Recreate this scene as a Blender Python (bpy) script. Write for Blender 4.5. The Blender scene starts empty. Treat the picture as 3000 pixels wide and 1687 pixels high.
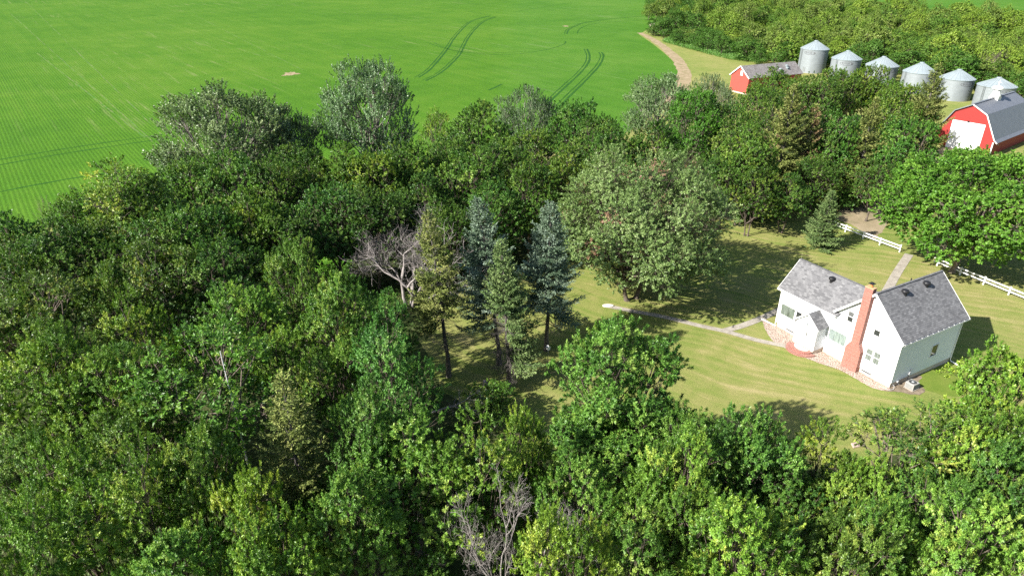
import bpy, math, random
import numpy as np
from mathutils import Vector, Matrix
C = bpy.context.scene.collection
R = math.radians
PI = math.pi

# ------------------------------------------------------------------ camera model
CAM_H, CAM_F, CAM_PITCH, CAM_ROLL = 40.25, 2013.59, R(26.559), R(-0.377)

def at(px, py, z=0.0):
    """world point at height z seen at photo pixel (3000 x 1687)"""
    u, v = (px - 1500) / CAM_F, (py - 843.5) / CAM_F
    c, s = math.cos(-CAM_ROLL), math.sin(-CAM_ROLL)
    u, v = u * c - v * s, u * s + v * c
    v = -v
    cp, sp = math.cos(CAM_PITCH), math.sin(CAM_PITCH)
    d = (u, cp + v * sp, -sp + v * cp)
    t = (z - CAM_H) / d[2]
    return Vector((t * d[0], t * d[1], z))

DS = 3000 / 2576
def atd(x, y, z=0.0):
    return at(x * DS, y * DS, z)

# ------------------------------------------------------------------ tagging
def tag(o, label=None, cat=None, group=None, kind=None):
    if label: o['label'] = label
    if cat: o['category'] = cat
    if group: o['group'] = group
    if kind: o['kind'] = kind
    return o

def empty(name, loc=(0, 0, 0), rz=0.0, label=None, cat=None, group=None):
    o = bpy.data.objects.new(name, None)
    o.empty_display_size = 0.5
    C.objects.link(o)
    o.location = loc
    o.rotation_euler = (0, 0, rz)
    return tag(o, label, cat, group)

def copy_tree(o, parent=None):
    c = o.copy()
    C.objects.link(c)
    if parent: c.parent = parent
    for ch in list(o.children): copy_tree(ch, c)
    return c

# ------------------------------------------------------------------ mesh builder
class MB:
    def __init__(s):
        s.v = []; s.f = []
    def add(s, vs, fs):
        n = len(s.v)
        s.v += [tuple(p) for p in vs]
        s.f += [tuple(i + n for i in f) for f in fs]
        return s
    def box(s, lo, hi):
        (a, b, c), (d, e, f) = lo, hi
        return s.add([(a, b, c), (d, b, c), (d, e, c), (a, e, c), (a, b, f), (d, b, f), (d, e, f), (a, e, f)],
                     [(0, 3, 2, 1), (4, 5, 6, 7), (0, 1, 5, 4), (1, 2, 6, 5), (2, 3, 7, 6), (3, 0, 4, 7)])
    def prism(s, poly, off):
        """poly: list of 3d points, off: extrusion vector"""
        n = len(poly); o = Vector(off)
        vs = [Vector(p) for p in poly] + [Vector(p) + o for p in poly]
        fs = [tuple(range(n - 1, -1, -1)), tuple(range(n, 2 * n))]
        fs += [(i, (i + 1) % n, n + (i + 1) % n, n + i) for i in range(n)]
        return s.add(vs, fs)
    def bar(s, p, q, w, h, up=(0, 0, 1)):
        p, q = Vector(p), Vector(q); d = (q - p).normalized(); up = Vector(up)
        sd = d.cross(up).normalized(); u = sd.cross(d)
        a = sd * (w / 2); b = u * (h / 2)
        return s.prism([p - a - b, p + a - b, p + a + b, p - a + b], q - p)
    def tube(s, pts, rad, n=8, cap=True):
        pts = [Vector(p) for p in pts]; rings = []
        ref = Vector((0.31, 0.17, 0.93))
        vs = []
        for i, p in enumerate(pts):
            d = (pts[min(i + 1, len(pts) - 1)] - pts[max(i - 1, 0)]).normalized()
            if abs(d.dot(ref)) > 0.98: ref = Vector((0.9, 0.2, -0.1))
            a = d.cross(ref).normalized(); b = d.cross(a)
            r = rad[i] if hasattr(rad, '__len__') else rad
            for k in range(n):
                t = 2 * PI * k / n
                vs.append(p + a * (math.cos(t) * r) + b * (math.sin(t) * r))
        fs = []
        for i in range(len(pts) - 1):
            for k in range(n):
                k2 = (k + 1) % n
                fs.append((i * n + k, i * n + k2, (i + 1) * n + k2, (i + 1) * n + k))
        if cap:
            fs.append(tuple(range(n - 1, -1, -1))); fs.append(tuple(range((len(pts) - 1) * n, len(pts) * n)))
        return s.add(vs, fs)
    def lathe(s, prof, n=24, c=(0, 0, 0), cap=True):
        vs = []; fs = []
        for r, z in prof:
            for k in range(n):
                t = 2 * PI * k / n
                vs.append((c[0] + r * math.cos(t), c[1] + r * math.sin(t), c[2] + z))
        for i in range(len(prof) - 1):
            for k in range(n):
                k2 = (k + 1) % n
                fs.append((i * n + k, i * n + k2, (i + 1) * n + k2, (i + 1) * n + k))
        if cap: fs.append(tuple(range(n - 1, -1, -1))); fs.append(tuple(range((len(prof) - 1) * n, len(prof) * n)))
        return s.add(vs, fs)
    def build(s, name, mat, parent=None, smooth=False, bevel=0.0, fix=True):
        me = bpy.data.meshes.new(name)
        me.from_pydata(s.v, [], s.f)
        me.materials.append(mat)
        me.update()
        if fix:
            import bmesh
            bm = bmesh.new(); bm.from_mesh(me)
            bmesh.ops.recalc_face_normals(bm, faces=bm.faces[:])
            bm.to_mesh(me); bm.free()
        # metre-scaled UVs: u horizontal, v up the face
        uv = me.uv_layers.new(name='UVMap').data
        for p in me.polygons:
            n = p.normal
            if abs(n.z) > 0.995: u, w = Vector((1, 0, 0)), Vector((0, 1, 0))
            else:
                u = Vector((0, 0, 1)).cross(n).normalized(); w = n.cross(u)
            for li in p.loop_indices:
                co = me.vertices[me.loops[li].vertex_index].co
                uv[li].uv = (co.dot(u), co.dot(w))
        if smooth: me.polygons.foreach_set('use_smooth', [True] * len(me.polygons))
        o = bpy.data.objects.new(name, me)
        C.objects.link(o)
        if parent: o.parent = parent
        if bevel:
            m = o.modifiers.new('bevel', 'BEVEL'); m.width = bevel; m.segments = 2; m.limit_method = 'ANGLE'
        return o

def np_mesh(name, V, F, mat, parent=None, tint=None):
    """V (n,3) float, F (m,k) int of one face size; tint (m,2) per face"""
    me = bpy.data.meshes.new(name)
    m, k = F.shape
    me.vertices.add(len(V)); me.vertices.foreach_set('co', V.astype(np.float32).ravel())
    me.loops.add(m * k); me.loops.foreach_set('vertex_index', F.astype(np.int32).ravel())
    me.polygons.add(m)
    me.polygons.foreach_set('loop_start', np.arange(0, m * k, k, dtype=np.int32))
    me.polygons.foreach_set('loop_total', np.full(m, k, dtype=np.int32))
    if tint is not None:
        a = me.attributes.new('tint', 'FLOAT_VECTOR', 'FACE')
        t3 = np.zeros((m, 3), np.float32); t3[:, :tint.shape[1]] = tint
        a.data.foreach_set('vector', t3.ravel())
    me.update(calc_edges=True)
    me.materials.append(mat)
    o = bpy.data.objects.new(name, me)
    C.objects.link(o)
    if parent: o.parent = parent
    return o

# ------------------------------------------------------------------ materials
def mat_new(name):
    m = bpy.data.materials.new(name); m.use_nodes = True
    nt = m.node_tree; nt.nodes.clear()
    out = nt.nodes.new('ShaderNodeOutputMaterial')
    return m, nt, out
def N(nt, t, **kw):
    n = nt.nodes.new(t)
    for k, v in kw.items():
        if k in n.inputs: n.inputs[k].default_value = v
        else: setattr(n, k, v)
    return n
def L(nt, a, b): nt.links.new(a, b)
def ramp(nt, fac, stops, interp='LINEAR'):
    r = nt.nodes.new('ShaderNodeValToRGB'); r.color_ramp.interpolation = interp
    e = r.color_ramp.elements
    while len(e) < len(stops): e.new(0.5)
    for i, (p, c) in enumerate(stops):
        e[i].position = p; e[i].color = (*c, 1) if len(c) == 3 else c
    L(nt, fac, r.inputs[0])
    return r.outputs[0]
def mixc(nt, fac, a, b, mode='MIX'):
    m = nt.nodes.new('ShaderNodeMix'); m.data_type = 'RGBA'; m.blend_type = mode
    for sock, v in ((m.inputs[0], fac), (m.inputs[6], a), (m.inputs[7], b)):
        if hasattr(v, 'is_linked') or hasattr(v, 'links'): L(nt, v, sock)
        elif isinstance(v, (int, float)): sock.default_value = v
        else: sock.default_value = (*v, 1) if len(v) == 3 else v
    return m.outputs[2]
def math_(nt, op, a, b=0.0):
    m = nt.nodes.new('ShaderNodeMath'); m.operation = op
    for i, v in enumerate((a, b)):
        if isinstance(v, (int, float)): m.inputs[i].default_value = v
        else: L(nt, v, m.inputs[i])
    return m.outputs[0]
def noise(nt, vec, scale, detail=4, rough=0.6, dist=0.0):
    n = N(nt, 'ShaderNodeTexNoise', Scale=scale, Detail=detail, Roughness=rough, Distortion=dist)
    if vec is not None: L(nt, vec, n.inputs['Vector'])
    return n.outputs['Fac']
def mapping(nt, vec, rot=0.0, scale=(1, 1, 1), loc=(0, 0, 0)):
    if rot:  # turn first, then stretch
        m0 = nt.nodes.new('ShaderNodeMapping'); m0.inputs['Rotation'].default_value = (0, 0, rot)
        L(nt, vec, m0.inputs['Vector']); vec = m0.outputs[0]
    m = nt.nodes.new('ShaderNodeMapping')
    m.inputs['Scale'].default_value = scale; m.inputs['Location'].default_value = loc
    L(nt, vec, m.inputs['Vector']); return m.outputs[0]
def bump(nt, h, strength=0.5, dist=0.05):
    b = N(nt, 'ShaderNodeBump', Strength=strength, Distance=dist); L(nt, h, b.inputs['Height']); return b.outputs[0]
def pbsdf(nt, out, col, rough=0.8, spec=0.3, normal=None, metal=0.0):
    p = N(nt, 'ShaderNodeBsdfPrincipled', Roughness=rough, Metallic=metal)
    p.inputs['Specular IOR Level'].default_value = spec
    if isinstance(col, (tuple, list)): p.inputs['Base Color'].default_value = (*col, 1)
    else: L(nt, col, p.inputs['Base Color'])
    if normal is not None: L(nt, normal, p.inputs['Normal'])
    L(nt, p.outputs[0], out.inputs[0]); return p

def m_plain(name, col, rough=0.7, var=0.12, scale=3.0, metal=0.0, spec=0.3):
    m, nt, out = mat_new(name)
    tc = nt.nodes.new('ShaderNodeTexCoord')
    f = noise(nt, tc.outputs['Object'], scale, 5)
    a = tuple(c * (1 - var) for c in col); b = tuple(min(1, c * (1 + var)) for c in col)
    pbsdf(nt, out, ramp(nt, f, [(0.3, a), (0.7, b)]), rough, spec, None, metal)
    return m

def m_leaf(name, dark, mid, light, trans=0.3, rough=0.5, spec=0.35):
    """leaf colour by a per-bough and per-leaf tint, times the tree's own object colour"""
    m, nt, out = mat_new(name)
    at_ = N(nt, 'ShaderNodeAttribute', attribute_name='tint')
    sep = nt.nodes.new('ShaderNodeSeparateXYZ'); L(nt, at_.outputs['Vector'], sep.inputs[0])
    c = ramp(nt, sep.outputs[0], [(0.0, dark), (0.5, mid), (1.0, light)])
    br = ramp(nt, sep.outputs[2], [(0.0, (0, 0, 0)), (1.0, (1, 1, 1))])
    c = mixc(nt, br, c, (0.30, 0.175, 0.115))
    oi = nt.nodes.new('ShaderNodeObjectInfo')
    c = mixc(nt, 1.0, c, oi.outputs['Color'], 'MULTIPLY')
    v = math_(nt, 'ADD', math_(nt, 'MULTIPLY', sep.outputs[1], 0.7), 0.65)
    c = mixc(nt, 1.0, c, v, 'MULTIPLY')
    p = N(nt, 'ShaderNodeBsdfPrincipled', Roughness=rough)
    p.inputs['Specular IOR Level'].default_value = spec
    L(nt, c, p.inputs['Base Color'])
    t = nt.nodes.new('ShaderNodeBsdfTranslucent')
    L(nt, mixc(nt, 1.0, c, (1.25, 1.3, 0.6), 'MULTIPLY'), t.inputs['Color'])
    mx = nt.nodes.new('ShaderNodeMixShader'); mx.inputs[0].default_value = trans
    L(nt, p.outputs[0], mx.inputs[1]); L(nt, t.outputs[0], mx.inputs[2]); L(nt, mx.outputs[0], out.inputs[0])
    return m

M = {}
M['leaf_ash'] = m_leaf('ash_leaves', (0.060, 0.150, 0.022), (0.155, 0.300, 0.042), (0.340, 0.440, 0.085), 0.20, 0.45, 0.4)
M['leaf_elm'] = m_leaf('elm_leaves', (0.044, 0.115, 0.017), (0.108, 0.220, 0.030), (0.260, 0.345, 0.058), 0.20, 0.45, 0.4)
M['leaf_cotton'] = m_leaf('cottonwood_leaves', (0.085, 0.150, 0.058), (0.155, 0.245, 0.095), (0.290, 0.370, 0.200), 0.25, 0.4, 0.5)
M['leaf_silver'] = m_leaf('silver_maple_leaves', (0.095, 0.165, 0.045), (0.190, 0.285, 0.085), (0.330, 0.410, 0.175), 0.22, 0.45, 0.4)
M['leaf_maple'] = m_leaf('maple_leaves', (0.055, 0.150, 0.016), (0.125, 0.275, 0.030), (0.225, 0.365, 0.055), 0.28)
M['leaf_shelter'] = m_leaf('woodlot_leaves', (0.090, 0.170, 0.024), (0.175, 0.285, 0.040), (0.290, 0.390, 0.082), 0.22)
M['needle_olive'] = m_leaf('olive_needles', (0.085, 0.125, 0.030), (0.190, 0.230, 0.060), (0.290, 0.300, 0.100), 0.1, 0.7, 0.2)
M['needle_green'] = m_leaf('green_needles', (0.065, 0.120, 0.038), (0.140, 0.215, 0.070), (0.230, 0.300, 0.115), 0.1, 0.7, 0.2)
M['needle_blue'] = m_leaf('blue_needles', (0.080, 0.135, 0.075), (0.165, 0.235, 0.150), (0.300, 0.380, 0.310), 0.1, 0.7, 0.2)
M['undergrowth'] = m_leaf('undergrowth_leaves', (0.043, 0.094, 0.017), (0.080, 0.160, 0.029), (0.145, 0.203, 0.051))
M['tall_grass'] = m_leaf('tall_grass_blades', (0.072, 0.189, 0.036), (0.131, 0.275, 0.058), (0.232, 0.348, 0.087))

def m_bark(name, a, b, scale=6):
    m, nt, out = mat_new(name)
    tc = nt.nodes.new('ShaderNodeTexCoord')
    f = noise(nt, mapping(nt, tc.outputs['Object'], 0, (1, 1, 0.3)), scale, 6, 0.7)
    pbsdf(nt, out, ramp(nt, f, [(0.35, a), (0.65, b)]), 0.9, 0.15, bump(nt, f, 0.6, 0.03))
    return m
M['bark'] = m_bark('brown_grey_bark', (0.055, 0.043, 0.034), (0.16, 0.13, 0.105))
M['bark_pale'] = m_bark('pale_cottonwood_bark', (0.13, 0.115, 0.095), (0.29, 0.265, 0.23), 4)
M['bark_dead'] = m_bark('grey_dead_wood', (0.17, 0.15, 0.14), (0.34, 0.31, 0.295), 5)
M['bark_spruce'] = m_bark('spruce_bark', (0.065, 0.058, 0.052), (0.17, 0.152, 0.138), 7)
M['bark_tan'] = m_bark('tan_bark', (0.11, 0.088, 0.07), (0.23, 0.19, 0.155), 5)

def m_lawn():
    m, nt, out = mat_new('mown_lawn')
    g = nt.nodes.new('ShaderNodeNewGeometry').outputs['Position']
    big = noise(nt, g, 0.055, 4, 0.55)
    med = noise(nt, g, 0.45, 5, 0.6, 0.6)
    # mowing streaks: noise stretched along bent mowing lines
    warp = N(nt, 'ShaderNodeTexNoise', Scale=0.03, Detail=2); L(nt, g, warp.inputs['Vector'])
    gv = N(nt, 'ShaderNodeVectorMath', operation='MULTIPLY_ADD'); L(nt, warp.outputs['Color'], gv.inputs[0])
    gv.inputs[1].default_value = (14, 14, 0); L(nt, g, gv.inputs[2])
    st = noise(nt, mapping(nt, gv.outputs[0], R(28), (0.08, 1.1, 1)), 1.0, 4, 0.65)
    wv = N(nt, 'ShaderNodeTexWave', Scale=0.22, Distortion=1.5, Detail=2); wv.bands_direction = 'Y'
    L(nt, mapping(nt, gv.outputs[0], R(28)), wv.inputs['Vector'])
    fine = noise(nt, g, 9.0, 5, 0.75)
    f = math_(nt, 'ADD', math_(nt, 'MULTIPLY', big, 0.40), math_(nt, 'MULTIPLY', st, 0.42))
    f = math_(nt, 'ADD', f, math_(nt, 'MULTIPLY', med, 0.30))
    f = math_(nt, 'ADD', f, math_(nt, 'MULTIPLY', wv.outputs['Fac'], 0.05))
    f = math_(nt, 'SUBTRACT', f, 0.085)
    c = ramp(nt, f, [(0.34, (0.118, 0.180, 0.034)), (0.45, (0.190, 0.232, 0.056)), (0.56, (0.258, 0.258, 0.086)), (0.68, (0.370, 0.318, 0.150))])
    c = mixc(nt, 0.8, c, ramp(nt, fine, [(0.30, (0.45, 0.50, 0.45)), (0.5, (0.95, 0.95, 0.95)), (0.72, (1.35, 1.3, 1.25))]), 'MULTIPLY')
    h = noise(nt, g, 22.0, 4, 0.8)
    pbsdf(nt, out, c, 0.95, 0.1, bump(nt, h, 0.8, 0.06))
    return m
M['lawn'] = m_lawn()

def m_crop():
    m, nt, out = mat_new('crop_rows')
    g = nt.nodes.new('ShaderNodeNewGeometry').outputs['Position']
    rows = N(nt, 'ShaderNodeTexWave', Scale=0.42, Distortion=0.35, Detail=2); rows.bands_direction = 'X'
    rows.inputs['Detail Scale'].default_value = 0.6
    rv = mapping(nt, g, R(ROW_ANGLE))
    L(nt, rv, rows.inputs['Vector'])
    rows2 = N(nt, 'ShaderNodeTexWave', Scale=0.42, Distortion=0.5, Detail=2); rows2.bands_direction = 'X'
    L(nt, mapping(nt, g, R(33.0)), rows2.inputs['Vector'])
    sx = nt.nodes.new('ShaderNodeSeparateXYZ'); L(nt, g, sx.inputs[0])
    part = math_(nt, 'ADD', math_(nt, 'MULTIPLY', sx.outputs[0], 0.05), math_(nt, 'MULTIPLY', noise(nt, g, 0.02, 3), 1.2))
    sel = ramp(nt, part, [(0.10, (0, 0, 0)), (0.9, (1, 1, 1))])
    rowsF = mixc(nt, sel, rows.outputs['Fac'], rows2.outputs['Fac'])
    big = noise(nt, g, 0.010, 4, 0.55)
    med = noise(nt, g, 0.075, 5, 0.6, 0.4)
    fine = noise(nt, g, 1.6, 5, 0.75)
    streak = noise(nt, mapping(nt, g, R(ROW_ANGLE), (0.30, 0.006, 1)), 1.0, 4, 0.7)
    f = math_(nt, 'ADD', math_(nt, 'MULTIPLY', big, 0.45), math_(nt, 'MULTIPLY', med, 0.30))
    f = math_(nt, 'ADD', f, math_(nt, 'MULTIPLY', streak, 0.25))
    c = ramp(nt, f, [(0.32, (0.040, 0.128, 0.006)), (0.47, (0.066, 0.172, 0.009)), (0.58, (0.092, 0.195, 0.015)), (0.70, (0.145, 0.225, 0.040))])
    # pale dry streaks where the stand is thin, only in patches
    thin = math_(nt, 'MULTIPLY', ramp(nt, noise(nt, mapping(nt, g, R(ROW_ANGLE), (0.55, 0.022, 1)), 1.0, 5, 0.7), [(0.56, (0, 0, 0)), (0.72, (1, 1, 1))]),
                 ramp(nt, noise(nt, g, 0.012, 2, 0.5), [(0.46, (0, 0, 0)), (0.60, (1, 1, 1))]))
    c = mixc(nt, math_(nt, 'MULTIPLY', thin, 0.7), c, (0.26, 0.28, 0.12))
    dim = ramp(nt, noise(nt, g, 0.018, 3, 0.5), [(0.35, (0.55, 0.55, 0.55)), (0.6, (1, 1, 1))])
    rc = ramp(nt, rowsF, [(0.12, (0.76, 0.80, 0.74)), (0.5, (1.06, 1.05, 1.04))])
    c = mixc(nt, math_(nt, 'MULTIPLY', sel, 0.35), c, mixc(nt, 1.0, c, (0.95, 1.05, 2.2), 'MULTIPLY'))
    c = mixc(nt, math_(nt, 'MULTIPLY', dim, 0.6), c, mixc(nt, 1.0, c, rc, 'MULTIPLY'))
    c = mixc(nt, 0.75, c, ramp(nt, fine, [(0.30, (0.6, 0.62, 0.6)), (0.70, (1.25, 1.22, 1.2))]), 'MULTIPLY')
    h = math_(nt, 'ADD', math_(nt, 'MULTIPLY', rowsF, 0.25), noise(nt, g, 3.0, 4, 0.8))
    pbsdf(nt, out, c, 0.9, 0.12, bump(nt, h, 0.7, 0.2))
    return m
ROW_ANGLE = -37.5
M['crop'] = m_crop()

def m_track():
    m, nt, out = mat_new('pressed_crop_track')
    g = nt.nodes.new('ShaderNodeNewGeometry').outputs['Position']
    f = noise(nt, g, 0.9, 4, 0.7)
    pbsdf(nt, out, ramp(nt, f, [(0.35, (0.014, 0.062, 0.009)), (0.65, (0.034, 0.115, 0.016))]), 0.95, 0.1, bump(nt, noise(nt, g, 5, 3), 0.8, 0.1))
    return m
M['track'] = m_track()
def m_gap():
    m, nt, out = mat_new('thin_crop_gap')
    g = nt.nodes.new('ShaderNodeNewGeometry').outputs['Position']
    pbsdf(nt, out, ramp(nt, noise(nt, g, 0.35, 5, 0.75), [(0.38, (0.045, 0.165, 0.020)), (0.62, (0.17, 0.20, 0.07))]), 0.95, 0.1)
    return m
M['gap'] = m_gap()

def m_soil(name, a, b, c_, scale=1.2, bs=12.0):
    m, nt, out = mat_new(name)
    g = nt.nodes.new('ShaderNodeNewGeometry').outputs['Position']
    f = noise(nt, g, scale * 0.25, 6, 0.65, 0.5); f2 = noise(nt, g, bs, 5, 0.8)
    c = ramp(nt, f, [(0.32, a), (0.5, b), (0.68, c_)])
    c = mixc(nt, 0.8, c, ramp(nt, f2, [(0.3, (0.6, 0.6, 0.6)), (0.7, (1.25, 1.25, 1.25))]), 'MULTIPLY')
    pbsdf(nt, out, c, 0.95, 0.15, bump(nt, f2, 0.6, 0.05)); return m
M['gravel'] = m_soil('gravel_drive', (0.17, 0.165, 0.085), (0.29, 0.235, 0.15), (0.37, 0.305, 0.205))
M['headland'] = m_soil('bare_headland', (0.20, 0.19, 0.08), (0.32, 0.245, 0.15), (0.40, 0.32, 0.21), 2.0, 3.0)
M['dirt'] = m_soil('bare_dirt', (0.14, 0.11, 0.075), (0.22, 0.175, 0.125), (0.30, 0.24, 0.175), 6, 16)
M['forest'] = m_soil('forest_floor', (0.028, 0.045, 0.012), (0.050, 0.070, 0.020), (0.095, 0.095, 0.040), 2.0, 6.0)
M['lush'] = m_soil('lush_grass', (0.105, 0.170, 0.022), (0.140, 0.195, 0.030), (0.180, 0.210, 0.045), 2.5, 16.0)
M['concrete'] = m_soil('pale_concrete', (0.27, 0.24, 0.20), (0.36, 0.325, 0.275), (0.44, 0.40, 0.345), 5, 14)
M['white_conc'] = m_plain('white_concrete', (0.62, 0.57, 0.50), 0.85, 0.10, 6)
M['foundation'] = m_plain('foundation_wall', (0.50, 0.43, 0.36), 0.9, 0.10, 4)

def m_rock():
    m, nt, out = mat_new('landscape_rock')
    g = nt.nodes.new('ShaderNodeNewGeometry').outputs['Position']
    v = N(nt, 'ShaderNodeTexVoronoi', Scale=9.0); L(nt, g, v.inputs['Vector'])
    c = ramp(nt, math_(nt, 'FRACT', math_(nt, 'MULTIPLY', v.outputs['Color'], 3.7)), [(0.0, (0.36, 0.27, 0.215)), (0.4, (0.50, 0.40, 0.335)), (0.8, (0.60, 0.52, 0.455)), (1.0, (0.45, 0.33, 0.27))])
    c = mixc(nt, 1.0, c, ramp(nt, v.outputs['Distance'], [(0.0, (1.1, 1.1, 1.1)), (0.6, (0.85, 0.82, 0.8)), (0.85, (0.30, 0.27, 0.24))]), 'MULTIPLY')
    inv = math_(nt, 'SUBTRACT', 1.0, v.outputs['Distance'])
    pbsdf(nt, out, c, 0.85, 0.2, bump(nt, inv, 1.0, 0.08)); return m
M['rock'] = m_rock()

def m_siding(name, col, lap=0.2, strength=0.35):
    m, nt, out = mat_new(name)
    uv = nt.nodes.new('ShaderNodeTexCoord').outputs['UV']
    sx = nt.nodes.new('ShaderNodeSeparateXYZ'); L(nt, uv, sx.inputs[0])
    fr = math_(nt, 'FRACT', math_(nt, 'DIVIDE', sx.outputs[1], lap))
    n = noise(nt, uv, 1.3, 5)
    c = ramp(nt, n, [(0.3, tuple(x * 0.93 for x in col)), (0.7, col)])
    edge = ramp(nt, fr, [(0.0, (0.55, 0.55, 0.57)), (0.10, (1, 1, 1))])
    c = mixc(nt, 1.0, c, edge, 'MULTIPLY')
    h = math_(nt, 'SUBTRACT', 1.0, fr)
    pbsdf(nt, out, c, 0.6, 0.3, bump(nt, h, strength, 0.03)); return m
M['siding'] = m_siding('white_lap_siding', (0.75, 0.785, 0.82))
M['red_siding'] = m_siding('red_board_siding', (0.29, 0.030, 0.026), 0.18, 0.3)
M['red_old'] = m_siding('faded_red_siding', (0.40, 0.070, 0.055), 0.22, 0.4)

def m_shingle(name, a, b, c_, row=0.14, width=0.32):
    m, nt, out = mat_new(name)
    uv = nt.nodes.new('ShaderNodeTexCoord').outputs['UV']
    bk = N(nt, 'ShaderNodeTexBrick', Scale=1.0); bk.offset = 0.37; bk.squash = 1.0
    bk.inputs['Brick Width'].default_value = width; bk.inputs['Row Height'].default_value = row
    bk.inputs['Mortar Size'].default_value = 0.012; bk.inputs['Mortar Smooth'].default_value = 0.2
    bk.inputs['Color1'].default_value = (0, 0, 0, 1); bk.inputs['Color2'].default_value = (1, 1, 1, 1)
    bk.inputs['Mortar'].default_value = (0.0, 0.0, 0.0, 1); bk.inputs['Bias'].default_value = 0.0
    L(nt, uv, bk.inputs['Vector'])
    n1 = noise(nt, uv, 14, 4, 0.7); n2 = noise(nt, uv, 0.5, 4, 0.6)
    f = math_(nt, 'ADD', math_(nt, 'MULTIPLY', bk.outputs['Color'], 0.55), math_(nt, 'MULTIPLY', n1, 0.5))
    c = ramp(nt, f, [(0.12, a), (0.45, b), (0.8, c_)])
    c = mixc(nt, 1.0, c, ramp(nt, n2, [(0.3, (0.9, 0.9, 0.9)), (0.7, (1.08, 1.08, 1.08))]), 'MULTIPLY')
    sx = nt.nodes.new('ShaderNodeSeparateXYZ'); L(nt, uv, sx.inputs[0])
    fr = math_(nt, 'FRACT', math_(nt, 'DIVIDE', sx.outputs[1], row))
    c = mixc(nt, 1.0, c, ramp(nt, fr, [(0.0, (0.62, 0.62, 0.62)), (0.18, (1, 1, 1))]), 'MULTIPLY')
    h = math_(nt, 'SUBTRACT', 1.0, fr)
    pbsdf(nt, out, c, 0.95, 0.15, bump(nt, h, 0.8, 0.03)); return m
M['shingle'] = m_shingle('grey_shingles', (0.098, 0.099, 0.104), (0.148, 0.148, 0.154), (0.210, 0.210, 0.215), 0.20, 0.36)
M['shingle_old'] = m_shingle('weathered_shingles', (0.14, 0.125, 0.12), (0.20, 0.185, 0.18), (0.26, 0.245, 0.24), 0.25, 0.5)

def m_brick():
    m, nt, out = mat_new('red_brick')
    uv = nt.nodes.new('ShaderNodeTexCoord').outputs['UV']
    bk = N(nt, 'ShaderNodeTexBrick', Scale=1.0); bk.offset = 0.5
    bk.inputs['Brick Width'].default_value = 0.23; bk.inputs['Row Height'].default_value = 0.088
    bk.inputs['Mortar Size'].default_value = 0.014; bk.inputs['Mortar Smooth'].default_value = 0.3; bk.inputs['Bias'].default_value = 0.0
    bk.inputs['Color1'].default_value = (0.19, 0.034, 0.022, 1); bk.inputs['Color2'].default_value = (0.27, 0.060, 0.036, 1)
    bk.inputs['Mortar'].default_value = (0.48, 0.36, 0.31, 1)
    L(nt, uv, bk.inputs['Vector'])
    c = mixc(nt, 0.6, bk.outputs['Color'], ramp(nt, noise(nt, uv, 2.5, 5), [(0.3, (0.8, 0.8, 0.8)), (0.7, (1.15, 1.15, 1.15))]), 'MULTIPLY')
    pbsdf(nt, out, c, 0.85, 0.2, bump(nt, math_(nt, 'SUBTRACT', 1.0, bk.outputs['Fac']), 0.5, 0.01)); return m
M['brick'] = m_brick()

def m_ribbed(name, col, pitch, rough, metal, axis=0, strength=0.8, spangle=0.1):
    m, nt, out = mat_new(name)
    uv = nt.nodes.new('ShaderNodeTexCoord').outputs['UV']
    sx = nt.nodes.new('ShaderNodeSeparateXYZ'); L(nt, uv, sx.inputs[0])
    fr = math_(nt, 'FRACT', math_(nt, 'DIVIDE', sx.outputs[axis], pitch))
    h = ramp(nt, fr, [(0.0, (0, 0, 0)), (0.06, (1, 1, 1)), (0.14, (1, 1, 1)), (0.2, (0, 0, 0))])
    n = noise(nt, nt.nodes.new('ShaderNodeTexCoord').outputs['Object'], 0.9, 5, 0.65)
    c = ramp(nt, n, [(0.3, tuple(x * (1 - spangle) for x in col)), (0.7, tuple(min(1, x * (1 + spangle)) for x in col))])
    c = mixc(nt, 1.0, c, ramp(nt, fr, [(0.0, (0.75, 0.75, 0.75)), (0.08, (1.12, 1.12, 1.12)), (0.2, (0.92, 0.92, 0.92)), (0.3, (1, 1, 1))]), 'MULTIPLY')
    pbsdf(nt, out, c, rough, 0.4, bump(nt, h, strength, 0.03), metal); return m
M['metal_roof'] = m_ribbed('grey_steel_roof', (0.165, 0.175, 0.20), 0.45, 0.5, 0.1)
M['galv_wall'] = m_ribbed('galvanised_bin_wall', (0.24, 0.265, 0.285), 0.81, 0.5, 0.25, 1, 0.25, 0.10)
M['galv_roof'] = m_plain('galvanised_bin_roof', (0.27, 0.315, 0.335), 0.5, 0.08, 0.8, 0.15)
M['galv_dark'] = m_plain('galvanised_steel_dark', (0.22, 0.24, 0.25), 0.5, 0.1, 2, 0.4)
M['logo'] = m_plain('faded_dark_paint', (0.10, 0.10, 0.11), 0.7, 0.15, 3)
M['white'] = m_plain('white_paint', (0.80, 0.80, 0.79), 0.5, 0.04, 2)
M['white_old'] = m_plain('weathered_white_paint', (0.70, 0.70, 0.69), 0.7, 0.12, 4)
M['black'] = m_plain('black_metal', (0.018, 0.018, 0.020), 0.45, 0.2, 5)
M['ac_grey'] = m_plain('beige_grey_steel', (0.34, 0.33, 0.31), 0.55, 0.06, 3)
M['dark_glass'] = m_plain('dark_window_glass', (0.03, 0.034, 0.036), 0.08, 0.2, 2, 0.0, 0.6)
M['mid_glass'] = m_plain('grey_window_glass', (0.11, 0.115, 0.12), 0.1, 0.2, 2, 0.0, 0.6)
M['screen'] = m_plain('pale_window_blind', (0.42, 0.43, 0.44), 0.5, 0.06, 2)
M['tan_glass'] = m_plain('tan_door_glass', (0.45, 0.40, 0.31), 0.3, 0.06, 2)
M['clay'] = m_plain('clay_flue', (0.55, 0.22, 0.07), 0.8, 0.12, 4)
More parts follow.
